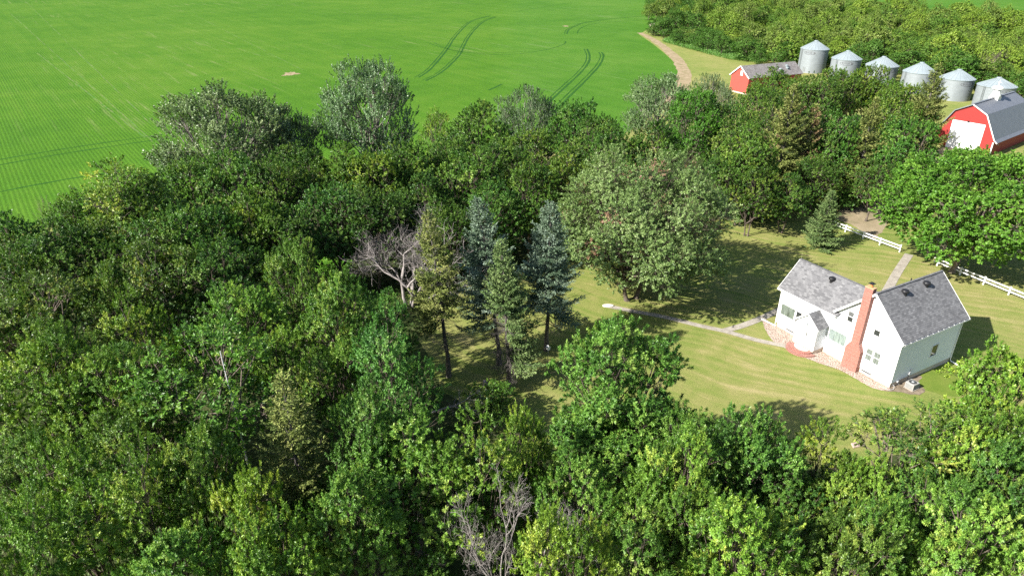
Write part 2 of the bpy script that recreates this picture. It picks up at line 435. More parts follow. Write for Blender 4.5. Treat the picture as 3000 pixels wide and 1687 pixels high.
M['cap_mortar'] = m_plain('mortar_cap', (0.48, 0.30, 0.17), 0.9, 0.12, 4)
M['grey_wood'] = m_plain('weathered_grey_wood', (0.33, 0.28, 0.22), 0.9, 0.25, 2)
M['pink_cone'] = m_plain('tan_flat_stone', (0.45, 0.34, 0.29), 0.9, 0.15, 4)

def m_curtain(name, a, b):
    m, nt, out = mat_new(name)
    uv = nt.nodes.new('ShaderNodeTexCoord').outputs['UV']
    n = noise(nt, mapping(nt, uv, 0, (1, 0.04, 1)), 9.0, 4, 0.7)
    pbsdf(nt, out, ramp(nt, n, [(0.38, a), (0.55, b)]), 0.9, 0.1); return m
M['curtain'] = m_curtain('striped_curtain', (0.075, 0.085, 0.075), (0.27, 0.285, 0.255))
M['curtain_pale'] = m_curtain('pale_striped_curtain', (0.19, 0.21, 0.215), (0.44, 0.47, 0.465))
M['lace'] = m_curtain('grey_lace_curtain', (0.13, 0.13, 0.13), (0.33, 0.33, 0.33))
def m_pane():
    m, nt, out = mat_new('clear_window_pane')
    tr = nt.nodes.new('ShaderNodeBsdfTransparent'); tr.inputs[0].default_value = (0.9, 0.93, 0.92, 1)
    gl = N(nt, 'ShaderNodeBsdfGlossy', Roughness=0.03)
    mx = nt.nodes.new('ShaderNodeMixShader'); mx.inputs[0].default_value = 0.06; L(nt, tr.outputs[0], mx.inputs[1]); L(nt, gl.outputs[0], mx.inputs[2])
    L(nt, mx.outputs[0], out.inputs[0]); return m
M['pane'] = m_pane()
# ------------------------------------------------------------------ ground and its sheets
def sheet(name, pts, mat, z, kind='structure', wob=0.0, seg=None):
    """flat sheet over a ground polygon, its outline subdivided and slightly uneven"""
    rnd = random.Random(hash(name) % 999 if False else len(name) * 7 + len(pts))
    P = [Vector((p[0], p[1])) for p in pts]
    Q = []
    for i, p in enumerate(P):
        q = P[(i + 1) % len(P)]
        n = max(1, int((q - p).length / seg)) if seg else 1
        for k in range(n):
            w = p.lerp(q, k / n)
            if wob and k: w += Vector((rnd.uniform(-wob, wob), rnd.uniform(-wob, wob)))
            Q.append((w.x, w.y, z))
    me = bpy.data.meshes.new(name)
    import bmesh
    bm = bmesh.new()
    f = bm.faces.new([bm.verts.new(q) for q in Q])
    bm.normal_update()
    if f.normal.z < 0: f.normal_flip()
    bmesh.ops.triangulate(bm, faces=[f])
    bm.to_mesh(me); bm.free()
    me.materials.append(mat)
    o = bpy.data.objects.new(name, me); C.objects.link(o)
    return tag(o, kind=kind)

def smooth_line(pts, n=8):
    """Catmull-Rom through 2d/3d points"""
    P = [Vector(p) for p in pts]; out = []
    for i in range(len(P) - 1):
        p0, p1, p2, p3 = P[max(i - 1, 0)], P[i], P[i + 1], P[min(i + 2, len(P) - 1)]
        for k in range(n):
            t = k / n
            out.append(0.5 * ((2 * p1) + (p2 - p0) * t + (2 * p0 - 5 * p1 + 4 * p2 - p3) * t * t + (3 * p1 - p0 - 3 * p2 + p3) * t ** 3))
    out.append(P[-1]); return out

def ribbon(name, pts, width, mat, z, n=8, kind='structure', jitter=0.0, seed=1):
    rnd = random.Random(seed)
    c = smooth_line(pts, n); mb = MB(); vs = []
    for i, p in enumerate(c):
        d = (c[min(i + 1, len(c) - 1)] - c[max(i - 1, 0)]); d.z = 0; d.normalize()
        s = Vector((-d.y, d.x, 0)); w = width[0] + (width[1] - width[0]) * i / (len(c) - 1) if hasattr(width, '__len__') else width
        for sg in (1, -1):
            q = p + s * (sg * (w / 2 + rnd.uniform(-jitter, jitter))); vs.append((q.x, q.y, z))
    mb.add(vs, [(2 * i, 2 * i + 1, 2 * i + 3, 2 * i + 2) for i in range(len(c) - 1)])
    return tag(mb.build(name, mat), kind=kind)

E_ = 1800.0
mb = MB(); mb.add([(-E_, -400, 0), (E_, -400, 0), (E_, 2600, 0), (-E_, 2600, 0)], [(0, 1, 2, 3)])
tag(mb.build('ground', M['lawn'], fix=False), kind='structure')

# crop field to the left and beyond, its edge running behind the tree belt
crop_edge = [at(-900, 930), at(0, 720), at(330, 640), at(700, 590), at(1250, 520), at(1650, 440), at(1800, 400), at(1900, 330), at(1962, 262),
             at(1984, 222), at(1972, 186), at(1945, 158), at(1915, 133), at(1885, 112), at(1862, 97)]
crop_edge = smooth_line([(p.x, p.y, 0) for p in crop_edge], 5)
far_l = [(160, 640, 0), (300, 2500, 0), (-1750, 2500, 0), (-1750, 200, 0), (-400, 60, 0)]
sheet('crop_field', [(p.x, p.y) for p in crop_edge] + [p[:2] for p in far_l], M['crop'], 0.012)
sheet('far_crop_field', [at(2660, 40)[:2], at(2760, 66)[:2], at(2890, 84)[:2], at(3060, 100)[:2], (1750, 400), (1750, 2500), (320, 2500), (200, 800)], M['crop'], 0.016)
# bare headland along the curved end of the field
ribbon('dirt_track', [at(1864, 92), at(1890, 104), at(1920, 122), at(1953, 148), at(1982, 178), at(1996, 215), at(1985, 255), at(1955, 300)], (3.0, 5.5), M['headland'], 0.020, jitter=0.35, seed=3)
ZT = lambda x, y: at(1200 + x * 0.31056, y * 0.31056)
tr = [
    ([(40, 745), (160, 660), (310, 480), (370, 385), (440, 300), (520, 225), (610, 185), (720, 157)], 0.8),
    ([(110, 775), (270, 685), (420, 540), (465, 460), (510, 370), (580, 280), (660, 210), (775, 163)], 0.8),
    ([(1235, 1000), (1400, 840), (1560, 690), (1640, 590), (1655, 520), (1630, 455)], 0.62),
    ([(1310, 1060), (1500, 870), (1660, 710), (1760, 590), (1785, 520), (1770, 485)], 0.62),
    ([(130, 412), (310, 470), (480, 500), (750, 520), (1000, 510), (1270, 465), (1420, 415), (1440, 385)], 0.5),
    ([(200, 415), (380, 485), (660, 505), (900, 497), (1120, 482)], 0.32),
    ([(1440, 315), (1460, 275), (1530, 240), (1620, 208), (1900, 165), (2250, 132)], 0.7),
    ([(1550, 310), (1570, 270), (1640, 235), (1800, 205), (2250, 170)], 0.55),
    ([(720, 857), (780, 830), (845, 797)], 0.8),
    ([(940, 120), (1250, 60), (1500, 20)], 0.4),
    ([(520, 115), (620, 135), (730, 155)], 0.4),
]
for i, (pts, w) in enumerate(tr):
    for sgn in ((-1, 1) if w > 0.6 and len(pts) > 3 else (0,)):
        c = smooth_line([ZT(*p) for p in pts], 6)
        q = []
        for k, p in enumerate(c):
            d = c[min(k + 1, len(c) - 1)] - c[max(k - 1, 0)]; d.normalize()
            q.append(p + Vector((-d.y, d.x, 0)) * sgn * 0.62)
        ribbon('wheel_track', q, (0.75 if sgn == -1 else 0.4) if sgn else w * 1.0, M['track'], 0.026, 1, jitter=0.10, seed=i)
for i, pts in enumerate([[(-40, 494), (200, 451), (470, 408)], [(-40, 510), (200, 465), (470, 421)], [(-40, 590), (180, 545), (420, 505)]]):
    ribbon('wheel_track', [at(*p) for p in pts], 0.5, M['track'], 0.026, 8, jitter=0.12, seed=20 + i)
for i, pts in enumerate([[(20, 60), (443, 430)], [(100, 175), (420, 418)], [(560, 58), (880, 215)], [(60, 20), (470, 410)]]):
    ribbon('crop_gap', [at(*p) for p in pts], [0.30, 0.34, 0.26, 0.22][i], M['gap'], 0.023, 60, jitter=0.16, seed=40 + i)
rnd = random.Random(5)
def blob(c, r, n=40, sq=1.0, rough=0.35, seed=1):
    rn = random.Random(seed); out = []
    ph = [rn.uniform(0, 6.28) for _ in range(5)]
    for k in range(n):
        t = 2 * PI * k / n
        rr = r * (1 + rough * 0.5 * (math.sin(3 * t + ph[0]) * 0.5 + math.sin(5 * t + ph[1]) * 0.4 + math.sin(9 * t + ph[2]) * 0.35 + rn.uniform(-0.5, 0.5)))
        out.append((c[0] + rr * math.cos(t), c[1] + rr * sq * math.sin(t)))
    return out
sheet('bare_soil_patch', blob(at(843, 226), 2.3, 70, 1.5, 0.8, 4), M['headland'], 0.024)
sheet('bare_soil_spot', blob(ZT(1440, 243), 1.6, 24, 1.6, 0.6, 6), M['headland'], 0.024)

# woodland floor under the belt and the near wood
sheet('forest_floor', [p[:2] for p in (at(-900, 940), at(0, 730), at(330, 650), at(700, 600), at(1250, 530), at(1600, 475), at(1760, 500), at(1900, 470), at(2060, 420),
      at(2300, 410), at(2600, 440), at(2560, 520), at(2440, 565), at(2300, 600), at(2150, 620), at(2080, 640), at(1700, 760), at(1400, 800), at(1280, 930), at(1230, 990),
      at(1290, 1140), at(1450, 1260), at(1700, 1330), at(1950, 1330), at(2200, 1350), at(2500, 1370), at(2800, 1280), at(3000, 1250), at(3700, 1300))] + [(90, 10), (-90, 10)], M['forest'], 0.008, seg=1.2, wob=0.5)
# gravel around barn and drive
sheet('gravel_drive', [p[:2] for p in (at(2735, 402), at(2858, 431), at(2800, 445), at(2830, 470), at(2920, 488), at(3010, 510), at(3200, 545), at(3200, 600), at(3010, 565), at(2940, 540), at(2860, 505), at(2760, 500), at(2660, 580),
      at(2600, 640), at(2560, 690), at(2492, 645), at(2448, 630), at(2452, 605), at(2490, 585), at(2550, 563), at(2620, 520), at(2700, 450))], M['gravel'], 0.012, seg=1.0, wob=0.3)
ZG = lambda x, y: at(1700 + x * 0.34513, 600 + y * 0.34513)
WALK = M['concrete']
w1 = ribbon('path', [ZG(238, 850), ZG(450, 890), ZG(720, 937), ZG(1030, 1008), ZG(1235, 1050), ZG(1500, 1120), ZG(1752, 1168)], 0.85, WALK, 0.032, 6)
w2 = ribbon('path', [ZG(1225, 1046), ZG(1380, 1000), ZG(1530, 940), ZG(1640, 888), ZG(1760, 830)], 0.95, WALK, 0.036, 6)
w3 = ribbon('path', [at(2662, 730), at(2630, 780), at(2603, 829), at(2575, 880)], 1.15, WALK, 0.032, 6)

# ------------------------------------------------------------------ farmhouse (local x = b away from camera, y = a to the left, z up)
S = 1.15
HX, HY, HYAW = 33.483 * S, 50.583 * S, -29.76
HB = Vector((math.cos(R(HYAW)), -math.sin(R(HYAW)), 0)); HA = Vector((math.sin(R(HYAW)), math.cos(R(HYAW)), 0))
HROT = math.atan2(HB.y, HB.x)
def hw(a, b, z=0.0):
    return Vector((HX, HY, 0)) + HA * a + HB * b + Vector((0, 0, z))
house = empty('farmhouse', (HX, HY, 0), HROT, 'white clapboard farmhouse with grey shingle roof and tall red brick chimney', 'house')
h = lambda a, b, z: (b, a, z)
W, LN, T, D = 7.32, 10.33, 14.64, 5.21
ZF, ZR, ZEV, ZWR, ZWE, OV, OH = 0.61, 9.33, 5.52, 8.0, 5.01, 0.33, 0.42
sl = (ZR - ZEV) / (W / 2 + OV); slw = (ZWR - ZWE) / (D / 2 + OV)
# foundation and walls
MB().box(h(0.06, 0.06, 0), h(W - 0.05, LN - 0.06, ZF)).build('foundation', M['foundation'], house)
MB().box(h(W - 0.05, 0.06, 0), h(T - 0.06, D - 0.06, ZF)).build('foundation', M['foundation'], house)
zt = ZR - 0.14
zw = ZEV + sl * OV - 0.14
MB().prism([h(0, 0, ZF), h(W, 0, ZF), h(W, 0, zw), h(W / 2, 0, zt), h(0, 0, zw)], (LN, 0, 0)).build('wall', M['siding'], house)
zww = ZWE + slw * OV - 0.14
MB().prism([h(W, 0, ZF), h(W, D, ZF), h(W, D, zww), h(W, D / 2, ZWR - 0.14), h(W, 0, zww)], (0, T - W, 0)).build('wall', M['siding'], house)
# roofs: slabs with thickness
def slab(p, q, r_, s_, t):
    n = (Vector(q) - Vector(p)).cross(Vector(s_) - Vector(p)).normalized()
    if n.z < 0: n = -n
    return MB().prism([p, q, r_, s_], -n * t)
mr = empty('roof', (0, 0, 0)); mr.parent = house
ridge_a = W / 2
roof1 = slab(h(-OV, -OH, ZEV), h(-OV, LN + OH, ZEV), h(ridge_a, LN + OH, ZR), h(ridge_a, -OH, ZR), 0.14)
m2 = slab(h(W + OV, -OH, ZEV), h(ridge_a, -OH, ZR), h(ridge_a, LN + OH, ZR), h(W + OV, LN + OH, ZEV), 0.14)
roof1.add(m2.v, m2.f); r1 = roof1.build('shingles', M['shingle'], mr)
wr = empty('roof', (0, 0, 0)); wr.parent = house
aR = W / 2 + 0.6
roof2 = slab(h(T + OH, -OV, ZWE), h(T + OH, D / 2, ZWR), h(aR, D / 2, ZWR), h(W - 0.05, -OV, ZWE), 0.13)
m3 = slab(h(T + OH, D + OV, ZWE), h(W - 0.05, D + OV, ZWE), h(aR, D / 2, ZWR), h(T + OH, D / 2, ZWR), 0.13)
roof2.add(m3.v, m3.f); roof2.build('shingles', M['shingle'], wr)
# ridge caps
MB().bar(h(W / 2, -OH, ZR + 0.01), h(W / 2, LN + OH, ZR + 0.01), 0.24, 0.05).build('ridge_cap', M['shingle'], mr)
MB().bar(h(5.2, D / 2, ZWR + 0.01), h(T + OH, D / 2, ZWR + 0.01), 0.22, 0.05).build('ridge_cap', M['shingle'], wr)
# white rake boards and fascia
for pa, pb in ((h(-OV, -OH - 0.02, ZEV - 0.12), h(W / 2, -OH - 0.02, ZR - 0.12)), (h(W + OV, -OH - 0.02, ZEV - 0.12), h(W / 2, -OH - 0.02, ZR - 0.12)),
               (h(-OV, LN + OH + 0.02, ZEV - 0.12), h(W / 2, LN + OH + 0.02, ZR - 0.12)), (h(W + OV, LN + OH + 0.02, ZEV - 0.12), h(W / 2, LN + OH + 0.02, ZR - 0.12))):
    MB().bar(pa, pb, 0.035, 0.22, (0, 0, 1)).build('rake_board', M['white'], mr)
for bb in (-OV, D + OV):
    MB().bar(h(T + OH + 0.02, bb, ZWE - 0.10), h(T + OH + 0.02, D / 2, ZWR - 0.10), 0.035, 0.20).build('rake_board', M['white'], wr)
# soffits
MB().box(h(-OV + 0.04, -OH + 0.02, ZEV - 0.30), h(-0.004, LN + OH - 0.02, ZEV - 0.19)).build('soffit', M['white'], house)
MB().box(h(W + 0.004, D + 0.6, ZEV - 0.30), h(W + OV - 0.04, LN + OH - 0.02, ZEV - 0.19)).build('soffit', M['white'], house)
MB().box(h(W + 0.01, -OV + 0.04, ZWE - 0.27), h(T + OH - 0.02, -0.004, ZWE - 0.16)).build('soffit', M['white'], house)
# gutters: open U channels with dark inside
def gutter(p, q, out, parent, w=0.14):
    p, q, out = Vector(p), Vector(q), Vector(out)
    g = MB()
    g.prism([p, p + out * 0.012, p + out * 0.012 - Vector((0, 0, 0.13)), p - Vector((0, 0, 0.13))], q - p)
    g.prism([p + out * w, p + out * (w + 0.014), p + out * (w + 0.014) - Vector((0, 0, 0.13)), p + out * w - Vector((0, 0, 0.13))], q - p)
    g.prism([p + out * 0.012 - Vector((0, 0, 0.118)), p + out * w - Vector((0, 0, 0.118)), p + out * w - Vector((0, 0, 0.13)), p + out * 0.012 - Vector((0, 0, 0.13))], q - p)
    d = (q - p); nseg = max(2, int(d.length / 0.9))
    for k in range(nseg + 1):
        c = p + d * (0.01 + 0.98 * k / nseg); u = d.normalized() * 0.02
        g.prism([c + out * 0.012 - u, c + out * w - u, c + out * w + u, c + out * 0.012 + u], (0, 0, -0.02))
    o = g.build('gutter', M['white'], parent)
    b = MB().prism([p + out * 0.014 - Vector((0, 0, 0.114)), p + out * (w - 0.002) - Vector((0, 0, 0.114)), p + out * (w - 0.002) - Vector((0, 0, 0.105)), p + out * 0.014 - Vector((0, 0, 0.105))], q - p)
    b.build('gutter_shade_liner', M['black'], o)
gutter(h(-OV - 0.015, -OH, ZEV - 0.04), h(-OV - 0.015, LN + OH, ZEV - 0.04), (0, -1, 0), mr)
gutter(h(T + OH, -OV - 0.015, ZWE - 0.02), h(W + 0.02, -OV - 0.015, ZWE - 0.02), (-1, 0, 0), wr)
# corner boards
for a, b in ((-0.012, -0.012), (-0.012, LN - 0.09), (T - 0.09, -0.012)):
    MB().box(h(a, b, ZF), h(a + 0.102, b + 0.102, (ZEV if a < 1 else ZWE) - 0.30)).build('corner_board', M['white'], house)
# downspouts
MB().tube([h(-0.07, LN - 0.05, ZEV - 0.35), h(-0.07, LN - 0.05, 0.35), h(-0.3, LN - 0.08, 0.16)], 0.05, 8).build('downspout', M['white'], house)
MB().bar(h(-0.15, LN + 0.10, 0.14), h(-2.15, LN - 0.0, 0.07), 0.11, 0.09).build('downspout_extension', M['white'], house)
MB().tube([h(T + 0.06, -0.07, ZWE - 0.3), h(T + 0.06, -0.07, 0.3)], 0.05, 8).build('downspout', M['white'], house)
MB().bar(h(T - 0.1, -0.12, 0.16), h(T + 1.9, -0.25, 0.10), 0.11, 0.09).build('downspout_extension', M['white'], house)

# windows on the front wall (plane b = 0) and the side wall (plane a = 0)
def window(plane, u0, u1, z0, z1, kind, parent=house, at_=0.0, fr=0.07):
    """plane 'front': u is a, faces -b; plane 'side': u is b, faces -a"""
    if plane == 'front': P = lambda u, d, z: h(u, at_ - d, z)
    else: P = lambda u, d, z: h(at_ - d, u, z)
    def bx(mb, u_0, u_1, d0, d1, z_0, z_1):
        a, b = P(u_0, d0, z_0), P(u_1, d1, z_1)
        lo = tuple(min(x, y) for x, y in zip(a, b)); hi = tuple(max(x, y) for x, y in zip(a, b)); mb.box(lo, hi)
    w = empty('window', (0, 0, 0)); w.parent = parent
    f = MB()
    bx(f, u0 - fr, u0, 0.002, 0.06, z0 - fr, z1 + fr); bx(f, u1, u1 + fr, 0.002, 0.06, z0 - fr, z1 + fr)
    bx(f, u0, u1, 0.002, 0.06, z1, z1 + fr)
    zm = (z0 + z1) / 2
    if kind in ('hung', 'hung_dark', 'hung_blind'): bx(f, u0, u1, 0.002, 0.05, zm - 0.03, zm + 0.03)
    f.build('frame', M['white'], w)
    s = MB(); bx(s, u0 - fr - 0.02, u1 + fr + 0.02, 0.002, 0.10, z0 - fr - 0.03, z0 - 0.002); s.build('sill', M['white'], w)
    if kind in ('hung', 'hung_dark', 'hung_blind'):
        top = {'hung': 'lace', 'hung_dark': 'mid_glass', 'hung_blind': 'screen'}[kind]; bot = {'hung': 'lace', 'hung_dark': 'dark_glass', 'hung_blind': 'dark_glass'}[kind]
        for (za, zb, mm) in ((zm + 0.03, z1, top), (z0, zm - 0.03, bot)):
            g = MB(); bx(g, u0, u1, 0.004, 0.02, za, zb); g.build('curtain' if mm == 'lace' else 'blind' if mm == 'screen' else 'pane', M[mm], w)
            if mm == 'lace':
                g = MB(); bx(g, u0 + 0.002, u1 - 0.002, 0.030, 0.034, za + 0.002, zb - 0.002); g.build('pane', M['pane'], w)
    elif kind in ('pict', 'pict_pale'):
        g = MB(); n = max(14, int((u1 - u0) / 0.11)); pts = []
        for k in range(n + 1):                                     # pleated curtain
            pts.append((u0 + (u1 - u0) * k / n, 0.006 + (0.012 if k % 2 else 0.0)))
        vs = [P(u, d, z) for z in (z0, z1) for u, d in pts]
        g.add(vs, [(k, k + 1, n + 2 + k, n + 1 + k) for k in range(n)])
        g.build('curtain', M['curtain' if kind == 'pict' else 'curtain_pale'], w, fix=False)
        g = MB(); bx(g, u0 + 0.002, u1 - 0.002, 0.034, 0.038, z0 + 0.002, z1 - 0.002); g.build('pane', M['pane'], w)
    elif kind == 'dark':
        g = MB(); bx(g, u0, u1, 0.004, 0.02, z0, z1); g.build('pane', M['dark_glass'], w)
    return w
window('front', 2.60, 3.25, 1.83, 3.11, 'hung'); window('front', 1.74, 2.40, 1.81, 3.13, 'hung')
window('front', 2.43, 3.05, 4.84, 6.13, 'hung_blind'); window('front', 5.57, 6.17, 4.95, 6.08, 'hung_dark')
window('front', 5.72, 7.79, 1.90, 3.22, 'pict_pale'); window('front', 12.46, 14.32, 1.90, 3.22, 'pict')
window('front', 11.52, 12.22, 1.88, 3.18, 'dark')
window('side', 5.85, 6.85, 2.05, 3.34, 'dark', fr=0.05)
window('side', 6.1, 6.8, 6.3 - 4.0, 6.3 - 4.0, 'none') if False else None
for u0, u1 in ((11.9, 13.2), (2.2, 3.35)):
    b = empty('basement_window', (0, 0, 0)); b.parent = house
    MB().box(h(u0, 0.02, 0.22), h(u1, 0.055, 0.27)).box(h(u0, 0.02, 0.50), h(u1, 0.055, 0.55)).build('frame', M['white_old'], b)
    MB().box(h(u0 + 0.03, 0.035, 0.27), h(u1 - 0.03, 0.056, 0.50)).build('pane', M['mid_glass'], b)
# chimney
ch = empty('chimney', (0, 0, 0)); ch.parent = house
cp = [h(3.56, -0.56, 0), h(5.32, -0.56, 0), h(5.32, -0.56, 2.45), h(4.86, -0.56, 3.25), h(4.86, -0.56, 9.62), h(3.96, -0.56, 9.62), h(3.96, -0.56, 3.25), h(3.56, -0.56, 2.45)]
MB().prism(cp, (0.555, 0, 0)).build('brickwork', M['brick'], ch)
MB().box(h(3.94, -0.58, 9.621), h(4.88, 0.02, 9.70)).build('mortar_cap', M['cap_mortar'], ch)
MB().lathe([(0.13, 9.70), (0.14, 9.95), (0.12, 9.96)], 14, h(4.41, -0.28, 0)).build('flue_tile', M['clay'], ch)
MB().box(h(4.30, -0.39, 9.97), h(4.52, -0.17, 10.10)).add([h(4.13, -0.56, 10.10), h(4.69, -0.56, 10.10), h(4.69, 0.0, 10.10), h(4.13, 0.0, 10.10), h(4.41, -0.28, 10.27)], [(0, 1, 2, 3), (0, 1, 4), (1, 2, 4), (2, 3, 4), (3, 0, 4)]).build('rain_cap', M['black'], ch)
# porch
po = empty('porch', (0, 0, 0)); po.parent = house
pa0, pa1, pb, pz0, pze, pzr = 8.17, 10.90, -1.60, 0.52, 3.28, 4.62
pc = (pa0 + pa1) / 2
MB().box(h(pa0 + 0.05, pb + 0.05, 0), h(pa1 - 0.05, 0.058, pz0)).build('foundation', M['foundation'], po)
MB().prism([h(pa0, pb, pz0), h(pa1, pb, pz0), h(pa1, pb, pze), h(pc, pb, pzr - 0.16), h(pa0, pb, pze)], (1.597, 0, 0)).build('wall', M['siding'], po)
ps_ = 0.85; po_ = 0.24
pr_ = slab(h(pa0 - po_, pb - 0.22, pzr - ps_ * (pc - pa0 + po_)), h(pa0 - po_, -0.004, pzr - ps_ * (pc - pa0 + po_)), h(pc, -0.004, pzr), h(pc, pb - 0.22, pzr), 0.09)
q_ = slab(h(pa1 + po_, pb - 0.22, pzr - ps_ * (pc - pa0 + po_)), h(pc, pb - 0.22, pzr), h(pc, -0.004, pzr), h(pa1 + po_, -0.004, pzr - ps_ * (pc - pa0 + po_)), 0.09)
pr_.add(q_.v, q_.f); pro = pr_.build('roof', M['shingle'], po)
for s_ in (-1, 1):
    e_ = pa0 - po_ if s_ < 0 else pa1 + po_
    MB().bar(h(e_, pb - 0.24, pzr - ps_ * (pc - pa0 + po_) - 0.07), h(pc, pb - 0.24, pzr - 0.07), 0.035, 0.15).build('rake_board', M['white'], pro)
for a in (pa0 - 0.012, pa1 - 0.07):
    MB().box(h(a, pb - 0.012, pz0), h(a + 0.082, pb + 0.07, pze - 0.06)).build('corner_board', M['white'], po)
dr = empty('door', (0, 0, 0)); dr.parent = po
d0, d1, dz0, dz1 = 9.10, 9.98, 0.53, 2.62
f = MB().box(h(d0 - 0.09, pb - 0.05, dz0), h(d0, pb - 0.002, dz1 + 0.09)).box(h(d1, pb - 0.05, dz0), h(d1 + 0.09, pb - 0.002, dz1 + 0.09)).box(h(d0, pb - 0.05, dz1), h(d1, pb - 0.002, dz1 + 0.09))
f.build('frame', M['white'], dr)
MB().box(h(d0 + 0.012, pb - 0.035, dz0), h(d1 - 0.012, pb - 0.002, dz1 - 0.01)).build('leaf', M['white'], dr)
MB().box(h(d0 + 0.2, pb - 0.042, 1.02), h(d1 - 0.13, pb - 0.036, 1.68)).build('lower_glass', M['tan_glass'], dr)
MB().box(h(d0 + 0.17, pb - 0.042, 1.86), h(d0 + 0.33, pb - 0.036, 2.40)).build('side_light', M['mid_glass'], dr)
MB().box(h(d1 - 0.02, pb - 0.052, 0.75), h(d1 - 0.005, pb - 0.036, 2.55)).build('hinge_edge', M['black'], dr)
MB().box(h(d0 + 0.06, pb - 0.09, 1.50), h(d0 + 0.10, pb - 0.036, 1.62)).build('handle', M['galv_dark'], dr)
MB().lathe([(0.02, 0), (0.09, 0.03), (0.11, 0.10), (0.06, 0.20), (0.02, 0.22)], 12, h(9.50, pb - 0.10, 3.20)).build('wall_lamp', M['galv_dark'], po, smooth=True)
# roof vents, lightning rods, meters
def roof_pt(a, b, wing):
    return h(a, b, (ZWR - slw * abs(D / 2 - b)) if wing else (ZR - sl * abs(W / 2 - a)))
for a, b, wg, sc in ((10.24, 1.96, True, 1.0), (2.96, 3.38, False, 1.05), (3.0, 7.07, False, 1.05)):
    x, y, z = roof_pt(a, b, wg)
    MB().lathe([(0.20 * sc, -0.25), (0.20 * sc, 0.16), (0.33 * sc, 0.20), (0.35 * sc, 0.34), (0.30 * sc, 0.46), (0.16 * sc, 0.52), (0.02, 0.53)], 18, (x, y, z)).build('roof_vent', M['black'], wr if wg else mr, smooth=False)
    mbf = MB().box((x - 0.3, y - 0.3, z - 0.012), (x + 0.3, y + 0.3, z + 0.006))
MB().lathe([(0.06, -0.4), (0.06, 0.45)], 10, roof_pt(4.3, 6.4, False)).build('vent_pipe', M['black'], mr)
for a, b, z in ((15.0, D / 2, ZWR), (10.1, D / 2, ZWR), (W / 2, 0.2, ZR)):
    MB().tube([h(a, b, z), h(a, b, z + 0.75)], [0.012, 0.006], 6).build('lightning_rod', M['grey_wood'], wr if z == ZWR else mr)
MB().tube([h(W / 2 - 0.05, 1.0, ZR + 0.06), h(W / 2 - 0.3, 1.6, ZR - 0.22), h(W / 2 - 0.42, 0.5, ZR - 0.34), h(W / 2 - 0.2, -0.3, ZR - 0.12)], 0.012, 6).build('rod_cable', M['galv_dark'], mr)
em = empty('electric_meter', (0, 0, 0)); em.parent = house
MB().box(h(-0.14, 2.72, 0.86), h(-0.004, 2.94, 1.14)).build('meter_box', M['screen'], em, bevel=0.01)
MB().tube([h(-0.07, 2.78, 0.86), h(-0.07, 2.75, 0.1)], 0.03, 8).tube([h(-0.07, 2.9, 1.14), h(-0.05, 3.0, 1.36)], 0.02, 6).build('conduit', M['black'], em)
MB().box(h(-0.10, 2.93, 1.32), h(-0.004, 3.09, 1.46)).build('junction_box', M['galv_dark'], em)
MB().box(h(-0.16, 0.92, 0.50), h(0.05, 1.12, 0.64)).build('spigot_box', M['screen'], house, bevel=0.01)
MB().tube([h(-0.08, 1.25, 0.55), h(-0.12, 1.3, 0.3), h(-0.1, 1.3, 0.03)], 0.02, 6).build('cable', M['galv_dark'], house)
MB().tube([h(-0.05, 0.35, 0.40), h(-0.25, 0.3, 0.35), h(-0.35, 0.1, 0.12), h(-0.2, -0.25, 0.05), h(0.3, -0.55, 0.05)], 0.022, 6).build('garden_hose', M['screen'], house)

# brick steps with a white concrete landing
st = empty('brick_steps', hw(9.52, pb), HROT, 'half round red brick steps with white concrete landing before the porch door', 'steps')
def halfdisc(r, z0, z1, sq=1.0, n=22):
    pts = [(0.0, -r, z0)] + [(-r * sq * math.sin(PI * k / n), -r * math.cos(PI * k / n), z0) for k in range(1, n)] + [(0.0, r, z0)]
    return MB().prism(pts, (0, 0, z1 - z0))
halfdisc(1.72, 0, 0.17).build('lower_tread', M['brick'], st); halfdisc(1.30, 0.171, 0.34).build('upper_tread', M['brick'], st)
halfdisc(0.92, 0.341, 0.40, 0.85).build('landing', M['white_conc'], st)
lip = MB().box((-0.03, -0.95, 0.401), (0.0 - 0.006, 0.95, 0.47)); lip.build('threshold', M['brick'], st)

# rock bed and bare dirt beside the house
G_ = lambda pts: [hw(a, b)[:2] for a, b in pts]
sheet('rock_bed', G_([(16.4, -0.39), (15.6, -0.95), (14.6, -1.75), (13.39, -2.5), (12.5, -2.95), (11.84, -2.96), (10.9, -3.05), (9.6, -3.0), (8.3, -2.75), (7.2, -2.4), (6.25, -2.1), (5.4, -1.75), (4.76, -1.5), (3.6, -1.42), (2.2, -1.5), (0.9, -1.42), (0.2, -1.0), (-0.15, -0.4), (-0.1, 0.1), (15.2, 0.1), (16.4, 0.3)]), M['rock'], 0.028, seg=0.4, wob=0.05)
sheet('dirt_patch', G_([(0.1, -0.9), (-0.4, -0.4), (-1.0, 0.5), (-1.7, 0.9), (-2.2, 1.6), (-2.1, 2.7), (-1.5, 3.2), (-0.7, 3.6), (-0.3, 5.0), (0.1, 5.0)]), M['dirt'], 0.020, seg=0.3, wob=0.10)
sheet('lush_grass_patch', G_([(0.05, 4.0), (-0.9, 3.5), (-2.0, 3.1), (-3.6, 3.6), (-4.4, 5.5), (-4.2, 7.6), (-3.0, 9.6), (-1.4, 9.8), (0.05, 9.0)]), M['lush'], 0.016, seg=0.3, wob=0.25)

